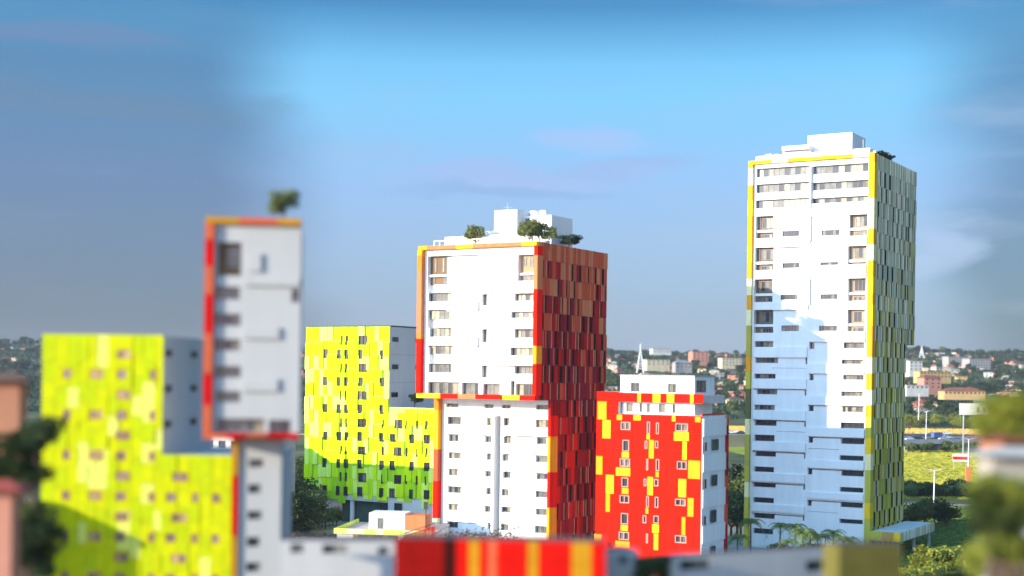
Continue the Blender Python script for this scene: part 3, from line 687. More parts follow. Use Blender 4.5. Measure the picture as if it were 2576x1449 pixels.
    zp = g2.loc(*Z(7, 600, 210))[1]
    b = MB(); g2.box(b, q0, s3, zb2-.2, zp-.3, -9, -.4); g2.wall(b, q0, s3, zb2-.197, zp-.3, hops, -.39, 0); b.build('penthouse_wall', white, root)
    b = MB(); g2.box(b, q0-.1, s3+.1, zp-.298, zp, -9.1, .1); b.build('roof', roofgrey, root)
    for q in hops: g2.window(root, *shrink(q, .02), -.36, 2, frame_gr, [glass_g, glass_d])
    ps = Fac(g2.p(s3, 0, 0).xy, TH, 'side')
    ps.window(root, .8, 4.8, zb2+.3, zb2+2.4, .003, 2, frame_dk, [glass_d, glass_g])
    # white flank with stepped slabs
    zf = zt - .5
    rowsz = [zf - k * 6.25 for k in range(7)]
    for k, z1 in enumerate(rowsz):
        z0 = max(GZ, z1 - 6.25)
        if z1 <= GZ: break
        sd.piece('flank_slab', root, white, .02, depth-.5, max(GZ, z1-3.1)+.01, z1, .003, .35)
        sd.piece('flank_slab', root, white, .02, depth-.5, z0+.01, max(GZ+.02, z1-3.12), .003, .12)
    for r in ((768,592,805,655),(706,614,722,665),(770,808,803,870),(712,838,733,890),(770,1022,803,1090),(715,1062,733,1112),(775,1240,803,1290)):
        q = sd.rect(7, *r, off=.35); q = (max(q[0], .3), max(q[1], 1.2), q[2], q[3]); sd.window(root, *q, .36, 2, frame_dk, glass_d, depth=.1)
    segs(sd, root, 'frame_panel', True, GZ, zt-.3, depth-.48, depth+.3, -.3, .5, [P['darkred'], P['maroon'], P['brick']], 3.2, 3)
    b = MB(); sd.box(b, .5, depth, zt-.002, zt+.35, -.5, -.2); b.build('parapet', P['brick'], root)
red_block()

# ================================================================== lime block
a, _ = ray(979, 900); LBR = Vector((a * 330, 330))
LIMEPAL = [P['lemon'], P['limemid'], P['lemon'], P['limepale'], P['lime'], P['lemon'], P['limemid'], P['lime'], P['limepale']]
def lime_block():
    FL, w = far_left(LBR, 769, 950)
    root = thing('lime_block', 'sharp lime and yellow panel block with a lower wing, left of the red clad tower', 'apartment block', (LBR.x, LBR.y, GZ))
    f = Fac(FL, TH); sd = Fac(LBR, TH, 'side')
    zt = f.loc(978, 829)[1]; wz = f.loc(1050, 1036)[1]; wend = f.loc(1135, 1100)[0]
    zl = f.loc(*Z(6, 200, 1112))[1]
    dp = 22
    b = MB(); f.box(b, 0, w, zl, zt-.1, -dp, -.05); b.build('wall', greyw, root)
    b = MB(); f.box(b, w+.01, wend, GZ, wz-.1, -dp, -.05); b.build('wing_wall', greyw, root)
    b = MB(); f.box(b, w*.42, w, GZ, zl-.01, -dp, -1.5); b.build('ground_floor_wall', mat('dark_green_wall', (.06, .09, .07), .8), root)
    for x in (160, 250, 385):
        q, _ = f.loc(*Z(6, x, 1150)); b = MB(); p = f.p(q, GZ, -1); b.tube(p, (p.x, p.y, zl), .55, .55, 12); b.build('column', white2, root)
    b = MB(); f.box(b, w+.02, wend, wz-.08, wz+.35, -.35, .05); f.box(b, w+1.5, wend, wz+.9, wz+1.3, -dp, -dp+.3); b.build('terrace_parapet', P['limepale'], root)
    b = MB(); f.box(b, .1, w-.1, zt-.08, zt+.25, -dp, -.5); b.build('roof', mat('dark_roof_edge', (.05, .08, .055), .8), root)
    WL = [(310,150,320,205),(338,150,350,205),(417,148,462,200),(210,232,232,285),(290,232,315,287),(335,232,357,287),(418,230,440,285),(545,230,565,285),(313,315,322,368),(340,315,350,368),(418,312,465,362),(210,395,235,445),(293,395,317,447),(338,395,360,447),(420,393,445,445),(548,393,570,445),(315,475,324,530),(343,475,354,530),(420,475,468,525),(215,555,238,605),(295,555,320,608),(340,555,362,608),(422,553,447,607),(550,553,573,607),(318,637,327,690),(348,637,357,690),(424,637,470,688),(567,640,576,690),(640,637,683,690),(705,640,714,690),(767,640,777,690),(820,640,833,692),
          (220,718,243,768),(300,718,325,770),(345,718,368,770),(425,715,452,770),(553,718,578,770),(615,722,647,770),(730,722,755,775),(815,722,850,775),(880,725,890,775),(323,800,332,850),(350,800,360,850),(428,800,474,850),(568,800,578,850),(640,800,686,852),(708,800,718,855),(770,805,780,855),(826,800,836,855),(220,875,243,930),(302,878,328,932),(347,878,370,932),(428,878,455,932),(555,880,580,937),(617,880,648,937),(733,883,757,937),(820,885,853,937),(880,888,890,937),
          (325,955,338,1010),(355,957,365,1010),(433,957,478,1012),(568,963,580,1018),(645,963,690,1018),(710,963,720,1018),(773,967,783,1020),(828,967,838,1020),(222,1035,248,1090),(303,1037,330,1095),(350,1040,372,1095),(430,1040,458,1095),(558,1043,582,1100),(620,1043,655,1100),(735,1047,762,1103),(823,1048,858,1105),(560,1128,600,1180),(650,1130,695,1180)]
    wr = [f.rect(6, *r) for r in WL]
    rnd = random.Random(4)
    ss = [0.0]
    while ss[-1] < wend - .2: ss.append(min(wend, ss[-1] + rnd.uniform(1.1, 2.3)))
    # keep a joint at the corner of the tall part
    ss = sorted([s for s in ss if abs(s - w) > .6] + [w])
    cnt = 0; stuff = {}
    pitch = (zt - f.loc(*Z(6, 300, 1115))[1]) / 12.6
    for i in range(len(ss)-1):
        top = zt if ss[i+1] <= w + .01 else wz
        low = zl - rnd.choice((0, 0, .8)) if ss[i] < w*.42 else GZ + 4.5 + rnd.choice((0, 1.2, 2.2))
        off = rnd.choice((0, .25, .5, .12))
        k = 0; z = top
        row = math.floor((zt - top) / pitch) + 1
        while z > low + .2:
            zn = zt - row * pitch - off; row += 1
            if zn >= z - .5: continue
            if zn < low + .7: zn = low
            m = rnd.choice(LIMEPAL)
            if ss[i] < w*.25: m = rnd.choice([P['limepale'], P['limemid'], P['lemon'], P['limepale'], P['lemon']])
            b = MB(); d = rnd.choice((.05, .05, .12, .28, .42))
            tgt = None
            if cnt >= 298: tgt = stuff.setdefault(m.name, (MB(), m)); b = tgt[0]
            f.wall(b, ss[i]+.035, ss[i+1]-.035, zn+.035, z-.035, wr, -.04, d)
            if tgt is None and b.v: b.build('cladding_panel', m, root); cnt += 1
            z = zn
    for mb, m in stuff.values(): mb.build('cladding_panel', m, root, 'stuff')
    for q in wr:
        wd = q[1]-q[0]; f.window(root, q[0], q[1], q[2], q[3], -.02, 2 if wd > 1.5 else 1, mat('brown_window_surround', (.09, .05, .03), .7), [glass_d, glass_d, glass_g], bar=.10, rows=2 if wd > 2.2 else 1, depth=.2)
    for r in ((610,150,645,178),(748,150,778,180),(612,312,648,340),(750,310,780,340),(612,477,650,505),(750,477,780,505)):
        q = sd.rect(6, *r); sd.window(root, max(.2, q[0]), q[1], q[2], q[3], .003, 2, frame_dk, glass_d)
    for k in range(1, 7): sd.piece('flank_joint', root, frame_gr, 0, dp, zt - k*pitch*2-.05, zt - k*pitch*2, .003, .03)
    return f, wz, w
lf, lwz, lw = lime_block()

# ------------------------------------------------------------------ plants
lf_dark = leafmat('dark_leaves', (.022, .042, .014), (.07, .10, .03))
lf_mid = leafmat('green_leaves', (.045, .075, .018), (.15, .18, .04))
lf_yel = leafmat('yellow_green_leaves', (.13, .16, .02), (.34, .34, .04))
lf_red = leafmat('rusty_leaves', (.10, .05, .015), (.25, .16, .03))
bark = mat('bark', (.12, .085, .06), .9, .1, .3, 3, .3)
def blob_crown(mb, rnd, n, R_, H_, z0, leaf, blobs=9, flat_=.7):
    bl = []
    for i in range(blobs):
        a = rnd.uniform(0, 6.28); r = R_ * math.sqrt(rnd.random()) * .66
        bl.append((Vector((r*math.cos(a), r*math.sin(a), z0 + H_*rnd.uniform(.25, .82))), R_*rnd.uniform(.28, .5)))
    for i in range(n):
        c, br = rnd.choice(bl)
        d = Vector((rnd.gauss(0,1), rnd.gauss(0,1), rnd.gauss(0,1))).normalized() * br * rnd.uniform(.55, 1.05)
        d.z *= flat_
        p = c + d; u = Vector((rnd.gauss(0,1), rnd.gauss(0,1), rnd.gauss(0,.6))).normalized() * leaf * rnd.uniform(.5, 1.2)
        w_ = u.orthogonal().normalized() * leaf * rnd.uniform(.4, .9); mb.quad(p, u, w_)
    return bl
def tree_proto(rnd, h, R_, n, leaf, lm, trunk=.35, blobs=9, thick=.022):
    mb = MB(); bl = blob_crown(mb, rnd, n, R_, h*(1-trunk), h*trunk, leaf, blobs)
    tb = MB(); top = Vector((0, 0, h*trunk*1.15)); tb.tube((0,0,-.3), top, h*thick*1.4, h*thick, 7)
    for c, br in bl[:6]: tb.tube(top - Vector((0,0,h*.06)), c, h*thick*.7, h*thick*.2, 5)
    return tb.mesh('trunk', bark), mb.mesh('crown', lm)
def plant(proto, loc, label, cat='tree', group=None, s=1.0, rz=0, sz=None, name='tree'):
    r = thing(name, label, cat, loc, group); r.rotation_euler = (0, 0, rz); r.scale = (s, s, sz or s)
    for nm, me in zip(('trunk', 'crown'), proto):
        o = bpy.data.objects.new(nm, me); C.objects.link(o); o.parent = r
    return r
rn = random.Random(21)
far_p = [tree_proto(rn, 10, 5.2, 420, .62, m, .22, 9) for m in (lf_dark, lf_mid, lf_dark, lf_mid)] + [tree_proto(rn, 11, 4.0, 380, .6, lf_dark, .3, 6), tree_proto(rn, 8, 5.5, 380, .6, lf_mid, .2, 8)]
mid_p = [tree_proto(rn, 10, 5.4, 2600, .26, m, .2, 14) for m in (lf_dark, lf_mid, lf_dark)]
shrub_p = [tree_proto(rn, 3.2, 2.4, 1100, .16, m, .12, 9) for m in (lf_yel, lf_mid, lf_dark, lf_yel)]
roof_p = [tree_proto(rn, 4, 2.1, 1500, .14, m, .3, 14, .02) for m in (leafmat('olive_leaves', (.10, .13, .04), (.26, .28, .09)), lf_dark)]

# roof garden trees on the red clad tower
def roof_tree(x, y, n, p, s, label, sz=None):
    q, _ = mf.loc(x, y, n); pt = mf.p(q, mroof, n); plant(roof_p[p], pt, label, 'tree', None, s, x, sz, 'roof_tree')
roof_tree(1187, 590, -2, 0, 1.12, 'round lone tree at the left of the roof garden on the middle tower')
roof_tree(1322, 590, -1.6, 0, 1.3, 'large bushy tree before the white plant room on the middle tower', 1.25)
roof_tree(1348, 590, -2.2, 1, .98, 'dark tree in the middle of the clump beside the plant room on the middle tower', 1.15)
roof_tree(1372, 590, -3.5, 0, .85, 'smaller tree at the right of the clump on the middle tower roof', .95)
roof_tree(1421, 605, -13, 1, 1.3, 'dark spreading tree alone over the red flank of the middle tower', .85)
def tall_roof_shrub(x, n, s, label, sz):
    q, _ = tf.loc(x, 365, n); plant(roof_p[1], tf.p(q, troof, n), label, 'tree', None, s, x, sz, 'roof_tree')
tall_roof_shrub(2204, -10.5, 1.0, 'dark tree mound on the right roof edge of the tall tower', .68)
tall_roof_shrub(2221, -13, .95, 'second dark tree mound behind the first on the tall tower roof', .55)
tall_roof_shrub(2150, -7.5, .55, 'small dark tree at the foot of the tall tower plant room', .62)
q, _ = lf.loc(*Z(6, 752, 520), -6); plant(roof_p[1], lf.p(q, lwz, -6), 'small dark tree on the terrace of the sharp lime block', 'tree', None, 1.1, 0, .9, 'roof_tree')

# trees beyond and below
def ground_tree(x, Y, p, s, label, group=None, pr=mid_p, name='tree', cat='tree', sz=None, z=None):
    X = ray(x, 1100)[0] * Y; zz = tz(X, Y) if z is None else z
    plant(pr[p % len(pr)], (X, Y, zz), label, cat, group, s, rn.uniform(0, 6), sz, name)
for i in range(16):
    ground_tree(1846 + (i % 4)*14 + rn.uniform(-4, 4), 318 + (i // 4)*22, i, rn.uniform(.9, 1.4), 'dark tree between the red block and the tall tower', 'trees in the gap beside the tall tower')
for i in range(18):
    ground_tree(705 + rn.uniform(0, 70), rn.uniform(290, 345), i, rn.uniform(.8, 1.2), 'dark tree at the left foot of the sharp lime block', 'tree cluster at the left foot of the lime block')
for i in range(8):
    ground_tree(790 + i*9, rn.uniform(318, 330), i, rn.uniform(.35, .5), 'small dark tree under the raised panels of the sharp lime block', 'small trees under the lime block')
for i in range(22):
    ground_tree(700 + rn.uniform(0, 150), 352 + rn.uniform(0, 60), i, rn.uniform(.8, 1.25), 'dark tree left of and behind the sharp lime block', 'trees beside the sharp lime block')
for i in range(12):
    ground_tree(770 + i*14 + rn.uniform(-5, 5), 303 + rn.uniform(-3, 3), i, rn.uniform(.22, .42), 'low dark shrub below the panels of the sharp lime block', 'shrubs at the foot of the lime block', shrub_p[2:3], 'shrub', 'shrub')
for i in range(34):
    ground_tree(2290 + (i % 17)*12 + rn.uniform(-4, 4), 430 + (i // 17)*14 + rn.uniform(-4, 4), i, rn.uniform(.9, 1.5), 'dark green bush in the hedge row across the field', 'bushes in the hedge row', shrub_p[1:3], 'bush', 'bush')
for i in range(10):
    ground_tree(2288 + i*11 + rn.uniform(-5, 5), 340 + rn.uniform(-12, 18), i, rn.uniform(.5, .75), 'dark tree behind the entrance canopy of the tall tower', 'trees behind the entrance canopy')
for i in range(46):
    x = 2262 + rn.uniform(0, 260); Y = rn.uniform(205, 262)
    ground_tree(x, Y, (0, 3)[i % 2], rn.uniform(.9, 1.7), 'yellow green sunlit bush right of the tall tower base', 'sunlit bushes at the lower right', shrub_p, 'bush', 'bush')
for i in range(30):
    ground_tree(2284 + rn.uniform(0, 260), rn.uniform(690, 728), i, rn.uniform(1.0, 1.8), 'green bush along the verge below the flyover', 'bushes below the flyover', shrub_p[1:2], 'bush', 'bush')
for i in range(26):
    ground_tree(2284 + rn.uniform(0, 200), rn.uniform(905, 960), i, rn.uniform(1.6, 2.6), 'pale green bush on the bank behind the highway', 'bushes on the bank behind the highway', shrub_p[0:1], 'bush', 'bush')

# palms in front of the tall tower
def palm_proto(rnd, h):
    tb = MB(); tb.tube((0,0,0), (.1,0,h*.5), .22, .17, 8); tb.tube((.1,0,h*.5), (.05,.1,h), .17, .13, 8)
    fr = MB()
    for k in range(16):
        a = k / 16 * 6.28 + rnd.uniform(-.15, .15); up = rnd.uniform(.0, 1.35); Ln = rnd.uniform(2.4, 3.2); pts = []
        for j in range(8):
            t = j / 7; r = Ln * t * math.cos(up*.7*(1-t*.3)); z = h + Ln * (math.sin(up) * t - .95 * t * t)
            pts.append(Vector((.05 + r*math.cos(a), .1 + r*math.sin(a), z)))
        for j in range(7):
            p, q = pts[j], pts[j+1]; sd_ = (q-p).cross(Vector((0,0,1))).normalized()
            fr.tube(p, q, .03, .025, 3)
            for m_ in range(3):
                c = p.lerp(q, m_/3); wl = 1.0 * math.sin(math.pi * min(1, (j + m_/3 + .8) / 8))
                for sg in (-1, 1):
                    e = c + sd_*sg*wl + Vector((0,0,-.28)) + (q-p)*.35; o = len(fr.v)
                    d = (q-p).normalized()*.06
                    fr.v += [tuple(c-d), tuple(c+d), tuple(e)]; fr.f.append((o, o+1, o+2))
    return tb.mesh('trunk', bark), fr.mesh('crown', leafmat('palm_leaves', (.05, .10, .025), (.26, .32, .07)))
palms = [palm_proto(rn, 8.2), palm_proto(rn, 6.8)]
for i, x in enumerate((1972, 1990, 2012, 2030, 2048, 2066, 2088, 2108, 2132, 2150, 1900, 1865)):
    Y = 262 + rn.uniform(-6, 6); X = ray(x, 1350)[0]*Y
    plant(palms[i % 2], (X, Y, GZ), 'feathery palm in the row before the base of the tall tower' if x > 1950 else 'palm left of the row in front of the tall tower', 'palm', 'palms before the tall tower' if x > 1950 else 'palms at the left foot of the tall tower', rn.uniform(.72, 1.12), x, None, 'palm_tree')
for i in range(12):
    ground_tree(1955 + i*17, 272 + (i % 3)*2, i, (.85, 1.15, 1.0)[i % 3], 'green shrub among the palms at the base of the tall tower', 'shrubs among the palms', shrub_p[1:2], 'shrub', 'shrub')
# sparse shrub tops before the middle tower
sparse = tree_proto(rn, 10, 3.6, 420, .13, lf_red, .5, 10, .008)
for i, (x, s) in enumerate(((1012, .9), (1042, .8), (1150, .95), (1185, 1.0), (1238, 1.02), (1268, .93), (1305, .8), (1340, .72))):
    Y = 190 + (i % 3)*4; X = ray(x, 1350)[0]*Y; zt_ = at(x, 1312, Y).z
    plant(sparse, (X, Y, GZ), 'thin rusty leaved tree top showing before the white base of the middle tower' if x > 1100 else 'thin rusty leaved tree beside the low pavilion', 'tree', 'thin trees before the middle tower' if x > 1100 else 'thin trees beside the low pavilion', (zt_ - GZ)/10 * s, x, None, 'thin_tree')

# ------------------------------------------------------------------ rubble
b = MB()
for i in range(1500):
    x = rn.uniform(716, 852); Y = rn.uniform(262, 300); p = ray(x, 1350); X = p[0]*Y; q = rn.uniform(.15, .6)
    b.box((X-q, Y-q*.7, GZ), (X+q, Y+q*.7, GZ+q*rn.uniform(.4, 1.4)))
tag(b.build('rubble', mat('pale_rubble', (.50, .42, .34), .9, .1, .3, .8), None, 'stuff'), 'pale rubble on the ground left of the low pavilion', 'rubble')
# ------------------------------------------------------------------ low pavilion in front of the lime block
def pavilion():
    Y = 255; p = at(858, 1340, Y)
    root = thing('pavilion', 'low white pavilion with a pale yellow rim and white and orange roof rooms', 'building', (p.x, p.y, GZ))
    f = Fac((p.x, p.y), 8)
    z = p.z; s1 = f.loc(1095, 1350)[0]; dep = 17
    b = MB(); f.box(b, 0, s1, GZ, z-.9, -dep, 0); b.build('wall', white, root)
    b = MB(); f.box(b, -.2, s1+.2, z-.88, z-.6, -dep-.2, .2); b.build('roof', mat('pink_screed', (.50, .38, .33), .9), root)
    segs(f, root, 'rim_panel', False, -.25, s1+.25, z-.9, z, .21, .45, [P['limepale'], P['pale'], P['paleyellow']], 2.6, 4)
    b = MB(); f.box(b, -.45, -.25, z-.9, z, -dep, .45); b.build('rim', P['limepale'], root)
    q0, _ = f.loc(938, 1335, -6); q1, _ = f.loc(1028, 1335, -6); q2, _ = f.loc(1080, 1335, -6)
    _, zt = f.loc(1000, 1299, -6)
    b = MB(); f.box(b, q0, q1, z-.6, zt, -11, -6); rr = b.build('roof_room', white, root)
    b = MB(); f.box(b, q1+.01, q2, z-.6, zt-.3, -11, -6.0); b.build('roof_room', P['terracotta'], root, None)
    f.window(root, q0+1.6, q0+2.6, z-.5, z+1.4, -5.99, 1, frame_gr, glass_g)
    f.window(root, 3, s1-6, GZ+5, GZ+6.8, .01, 9, frame_gr, [glass_t, glass_g])
    f.window(root, 2, s1-7, z-4.6, z-2.9, .01, 9, frame_gr, [glass_t, glass_g])
pavilion()
b = MB(); p0 = at(1028, 1375, 215); p1 = at(1104, 1342, 222)
r_ = thing('red_fence', 'dark red slatted fence left of the white base of the middle tower', 'fence', (p0.x, p0.y, GZ))
for i in range(22):
    t = i/21; p = p0.lerp(p1, t); zt_ = at(1028+76*t, 1352-24*t, p.y).z
    b = MB(); b.box((p.x-.09, p.y-.03, GZ), (p.x+.09, p.y+.03, zt_)); b.build('slat', P['darkred'] if i % 3 else P['brick'], r_)
b = MB(); b.tube((p0.x, p0.y+.1, p0.z+1.6), (p1.x, p1.y+.1, p0.z+2.4), .06, .06); b.build('rail', frame_dk, r_)
Y = 240; p = at(1080, 1268, Y); b = MB(); b.tube((p.x, p.y, GZ), p, .14, .1); b.box((p.x-.35, p.y-.35, p.z-1.2), (p.x+.35, p.y+.35, p.z)); tag(b.build('lamp_post', frame_dk), 'dark thin lamp post standing before the orange roof room', 'lamp post')

# out-of-sight blocks added to cast shade on the lime facades
def added_shade_block(c, w, d, ztop, label, m, th_=31, name='added_shade_block', rows=0):
    r = thing(name, label, 'building', (c[0], c[1], GZ)); f = Fac(c, th_)
    b = MB(); f.box(b, 0, w, GZ, ztop, -d, 0); b.build('wall', m, r)
    b = MB(); f.box(b, -.2, w+.2, ztop, ztop+.4, -d-.2, .2); b.build('roof', roofgrey, r)
    for j in range(rows):
        for i in range(int(w/3.5)):
            f.window(r, 1+i*3.5, 2.8+i*3.5, ztop-2.6-j*3, ztop-1.1-j*3, .003, 2, frame_dk, glass_d)
    return r
added_shade_block((-96, 322), 14, 10, -10.2, 'added grey shade block behind the near lime block at the left', concrete, 31, rows=2)
added_shade_block((-83.5, 315), 38, 10, -13.4, 'lower added shade block adjoining the first at the left', concrete, 31, rows=2)

near_w = mat('dimmed_white_render', (.40, .40, .395), .85, .15, .05, .6, .1, streak=True)  # white render with the near blocks' dimness put into its colour
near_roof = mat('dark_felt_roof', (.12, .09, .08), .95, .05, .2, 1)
near_p = {k: mat('dimmed_panel_' + k, c, .85, .04, .08, 1.5) for k, c in dict(lemon=(.40, .43, .003), mid=(.34, .41, .004), pale=(.50, .52, .10), red=(.50, .006, .003), darkred=(.20, .004, .003), orange=(.50, .10, .04), ochre=(.42, .20, .01), black=(.03, .004, .003), olive=(.13, .115, .03)).items()}  # panel colours darkened to carry the near blocks' dimness
# ------------------------------------------------------------------ near, out of focus buildings on the left and along the bottom
def near_lime():
    Y = 88; th_ = 4.0
    a_, _ = ray(410, 900); FR = Vector((a_*Y, Y)); t = R(th_)
    f0 = Fac(FR, th_); s, _ = f0.loc(106, 900); FL = FR + f0.D*s; w = -s
    f = Fac(FL, th_); sd = Fac(FR, th_, 'side')
    root = thing('near_lime_block', 'blurred olive yellow panel block at far left, nearest the camera', 'apartment block', (FR.x, FR.y, GZ))
    zt = f.loc(250, 868)[1]; wz = f.loc(500, 1165)[1]; we = f.loc(640, 1200)[0]
    b = MB(); f.box(b, 0, w, GZ, zt-.05, -11, -.05); b.build('wall', greyw, root)
    b = MB(); f.box(b, w+.01, we, GZ, wz-.05, -11, -.05); b.build('wing_wall', greyw, root)
    rnd = random.Random(6); pitch = 1.25
    wins = []
    r = 0; z = zt - .9
    while z > GZ+18:
        for (x0, x1) in (((295, 330),) if r % 2 == 0 else ((160, 182), (228, 262), (295, 322), (378, 396))):
            wins.append((f.loc(x0, 1000)[0], f.loc(x1, 1000)[0], z-.62, z))
        if z < wz - .7:
            for (x0, x1) in (((440, 480),) if r % 2 == 0 else ((425, 452), (490, 508), (540, 562))): wins.append((f.loc(x0, 1200)[0], f.loc(x1, 1200)[0], z-.62, z))
        z -= pitch; r += 1
    ss = [0.]
    while ss[-1] < we - .2: ss.append(min(we, ss[-1]+rnd.uniform(.5, .9)))
    ss = sorted([q for q in ss if abs(q-w) > .3] + [w]); cnt = 0
    for i in range(len(ss)-1):
        z = zt if ss[i+1] <= w+.01 else wz; off = rnd.choice((0, .4, .8))
        z_end = f.loc(300, 1500)[1] - 1
        while z > z_end:
            zn = z - pitch - off; off = 0
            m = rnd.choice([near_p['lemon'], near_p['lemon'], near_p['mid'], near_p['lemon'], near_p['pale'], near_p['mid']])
            b = MB(); f.wall(b, ss[i]+.01, ss[i+1]-.01, zn+.01, z-.01, wins, -.04, rnd.uniform(.03, .12))
            if b.v: b.build('cladding_panel', m, root)
            z = zn
    for q in wins: f.window(root, *q, -.02, 2 if q[1]-q[0] > .7 else 1, near_p['ochre'], [glass_g, glass_t], bar=.07, depth=.1)
    for j in range(5): sd.window(root, .3, 1.3, zt-1.3-j*2.2, zt-.9-j*2.2, .003, 2, frame_dk, glass_d, bar=.05)
    for j in range(5): sd.window(root, 5.8, 6.8, zt-1.3-j*2.2, zt-.9-j*2.2, .003, 2, frame_dk, glass_d, bar=.05)
near_lime()
added_shade_block((-41, 87.5), 10, 6, -8.3, 'added unseen grey block casting shade, left of the near lime block', near_w, 31)  # added out of view to shade the lower near lime block
def near_tower():
    Y = 80; th_ = -7.0
    a_, _ = ray(513, 800); FL = Vector((a_*Y, Y)); f = Fac(FL, th_)
    root = thing('near_tower', 'blurred near white tower with orange red frame and a lone tree on its roof', 'tower', (FL.x, FL.y, GZ))
    w = f.loc(752, 800)[0]; zt = f.loc(640, 566)[1]; zb = f.loc(600, 1122)[1]
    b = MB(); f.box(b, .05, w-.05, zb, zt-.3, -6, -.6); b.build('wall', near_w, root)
    ops = []; D_ = lambda *r: f.rect(0, *r)
    wl = [((535,740,598,772),3),((535,808,602,838),3),((538,872,602,900),3),((540,940,606,968),3),((545,1003,606,1030),3),((548,1072,668,1104),5),((680,1072,735,1104),2),((728,742,748,775),1)]
    lo = D_(540, 628, 600, 712)
    ops = [D_(*r) for r, n in wl] + [lo]
    b = MB(); f.wall(b, .42, w, zb+.35, zt-.3, ops, -.59, 0); b.build('front_wall', near_w, root)
    for (r, n), q in zip(wl, ops): f.window(root, *q, -.5, n, frame_gr, [glass_g, glass_d, glass_t], bar=.05, depth=.06)
    f.piece('loggia_wall', root, brownw, *lo, -.59, -.52); f.window(root, lo[0]+.5, lo[1]-.1, lo[2]+.5, lo[3]-.2, -.51, 2, frame_gr, [glass_g], bar=.05, depth=.06)
    for r in ((610,715,748,735), (610,840,700,868), (610,970,700,1000), (620,655,650,700)):
        q = D_(*r); f.piece('ledge_slab', root, near_w, *q, .003, .16)
    segs(f, root, 'frame_panel', True, zb+.35, zt-.35, -.05, .42, -.6, .3, [near_p['red'], near_p['orange'], near_p['orange'], near_p['red']], 1.9, 3)
    segs(f, root, 'frame_panel', False, -.05, w, zt-.35, zt, -.6, .3, [near_p['orange'], near_p['orange'], near_p['ochre'], near_p['orange']], 1.6, 5)
    segs(f, root, 'frame_panel', False, -.05, w, zb, zb+.34, -.6, .3, [near_p['red'], near_p['orange'], near_p['red']], 1.6, 8)
    # lower part
    g = Fac(f.p(0, 0, -1.6).xy, th_); s0 = g.loc(592, 1200)[0]; s1 = g.loc(714, 1200)[0]
    b = MB(); g.box(b, s0, s1, GZ, zb-.005, -4, -.4); b.build('lower_wall', near_w, root)
    wl = [g.rect(0, *r) for r in ((632,1172,668,1192),(632,1235,664,1258),(632,1302,668,1324),(632,1368,664,1392),(632,1432,668,1455))]
    b = MB(); g.wall(b, s0+.25, s1, GZ, zb-.01, wl, -.39, 0); b.build('lower_front_wall', near_w, root)
    for q in wl: g.window(root, *q, -.3, 2, frame_gr, [glass_g, glass_d], bar=.05, depth=.06)
    segs(g, root, 'frame_panel', True, GZ, zb-.01, s0-.05, s0+.3, -.4, .2, [near_p['red'], near_p['red'], near_p['ochre'], near_p['red']], 2.6, 4)
    q, _ = f.loc(702, 560, -1.5); pt = f.p(q, zt-.3, -1.5)
    plant(roof_p[0], pt, 'blurred round tree on the roof of the near white tower', 'tree', None, .56, 1, .55, 'roof_tree')
near_tower()
def near_low(name, label, x0, x1, ytop, Y, th_, m, dep, wins=(), pieces=None, cat='building'):
    a_, _ = ray(x0, ytop); O = Vector((a_*Y, Y)); f = Fac(O, th_); w = f.loc(x1, ytop)[0]; z = at(x0, ytop, Y).z
    root = thing(name, label, cat, (O.x, O.y, GZ))
    ws_ = [f.rect(0, *r) for r in wins]
    b = MB(); f.box(b, 0, w, GZ, z-.02, -dep, -.3); b.build('wall', m, root)
    b = MB(); f.wall(b, 0, w, GZ, z, ws_, -.29, 0)
    if not pieces: b.build('front_wall', m, root)
    for q in ws_: f.window(root, *q, -.2, 2, frame_gr, [glass_d, glass_g], bar=.05, depth=.06)
    b = MB(); f.box(b, .02, w-.02, z-.015, z+.03, -dep, -.31 if not pieces else -.01); b.build('roof', near_roof, root)
    if pieces:
        for (p0, p1, pm) in pieces:
            q0, q1 = f.loc(p0, 1420)[0], f.loc(p1, 1420)[0]
            f.piece('cladding_panel', root, pm, max(0, q0)+.01, q1-.01, z-.9, z+.02, -.28, .05); f.piece('cladding_panel', root, pm, max(0, q0)+.01, q1-.01, z-2.2, z-.92, -.28, .03); f.piece('cladding_panel', root, pm, max(0, q0)+.01, q1-.01, z-4.2, z-2.22, -.28, .05)
    return root
near_low('near_white_annex', 'blurred pale white low wall with dark windows at the bottom left', 716, 1004, 1376, 72, -4, near_w, 2.5, ((742,1382,775,1405),(822,1382,885,1404),(1118-100,1385,1119-100,1386),(962,1384,990,1404)))
rp = [(1004,1052,near_p['darkred']),(1052,1098,near_p['darkred']),(1098,1128,near_p['darkred']),(1128,1160,near_p['black']),(1160,1192,near_p['red']),(1192,1218,near_p['ochre']),(1218,1240,near_p['red']),(1240,1262,near_p['orange']),(1262,1300,near_p['red']),(1300,1340,near_p['red']),(1340,1366,near_p['ochre']),(1366,1410,near_p['red']),(1410,1450,near_p['red']),(1450,1478,near_p['ochre']),(1478,1500,near_p['ochre']),(1500,1536,near_p['red'])]  # maroon paints the shaded side, black the darkness of a recess gap
near_low('near_red_block', 'blurred red wall with painted maroon shade, amber strips along the bottom edge', 1004, 1536, 1362, 64, 4, near_p['darkred'], 2.0, (), rp, 'building')
near_low('near_grey_wall', 'blurred narrow blue grey block right of the near red wall', 1542, 1618, 1380, 66, -25, near_w, 1.5, ((1570,1392,1592,1412),))
near_low('near_blue_white_block', 'blurred wide blue white block with dark windows along the bottom edge', 1700, 2118, 1392, 66, -26, near_w, 1.2, ((1722,1398,1800,1420),(2040,1392,2105,1414)))
near_low('near_olive_block', 'blurred olive brown block at the bottom between white wall and hedge', 2120, 2278, 1352, 60, -20, near_p['olive'], 1.2, (), [(2120,2160,near_p['olive']),(2160,2200,near_p['olive']),(2200,2240,near_p['olive']),(2240,2279,near_p['olive'])])

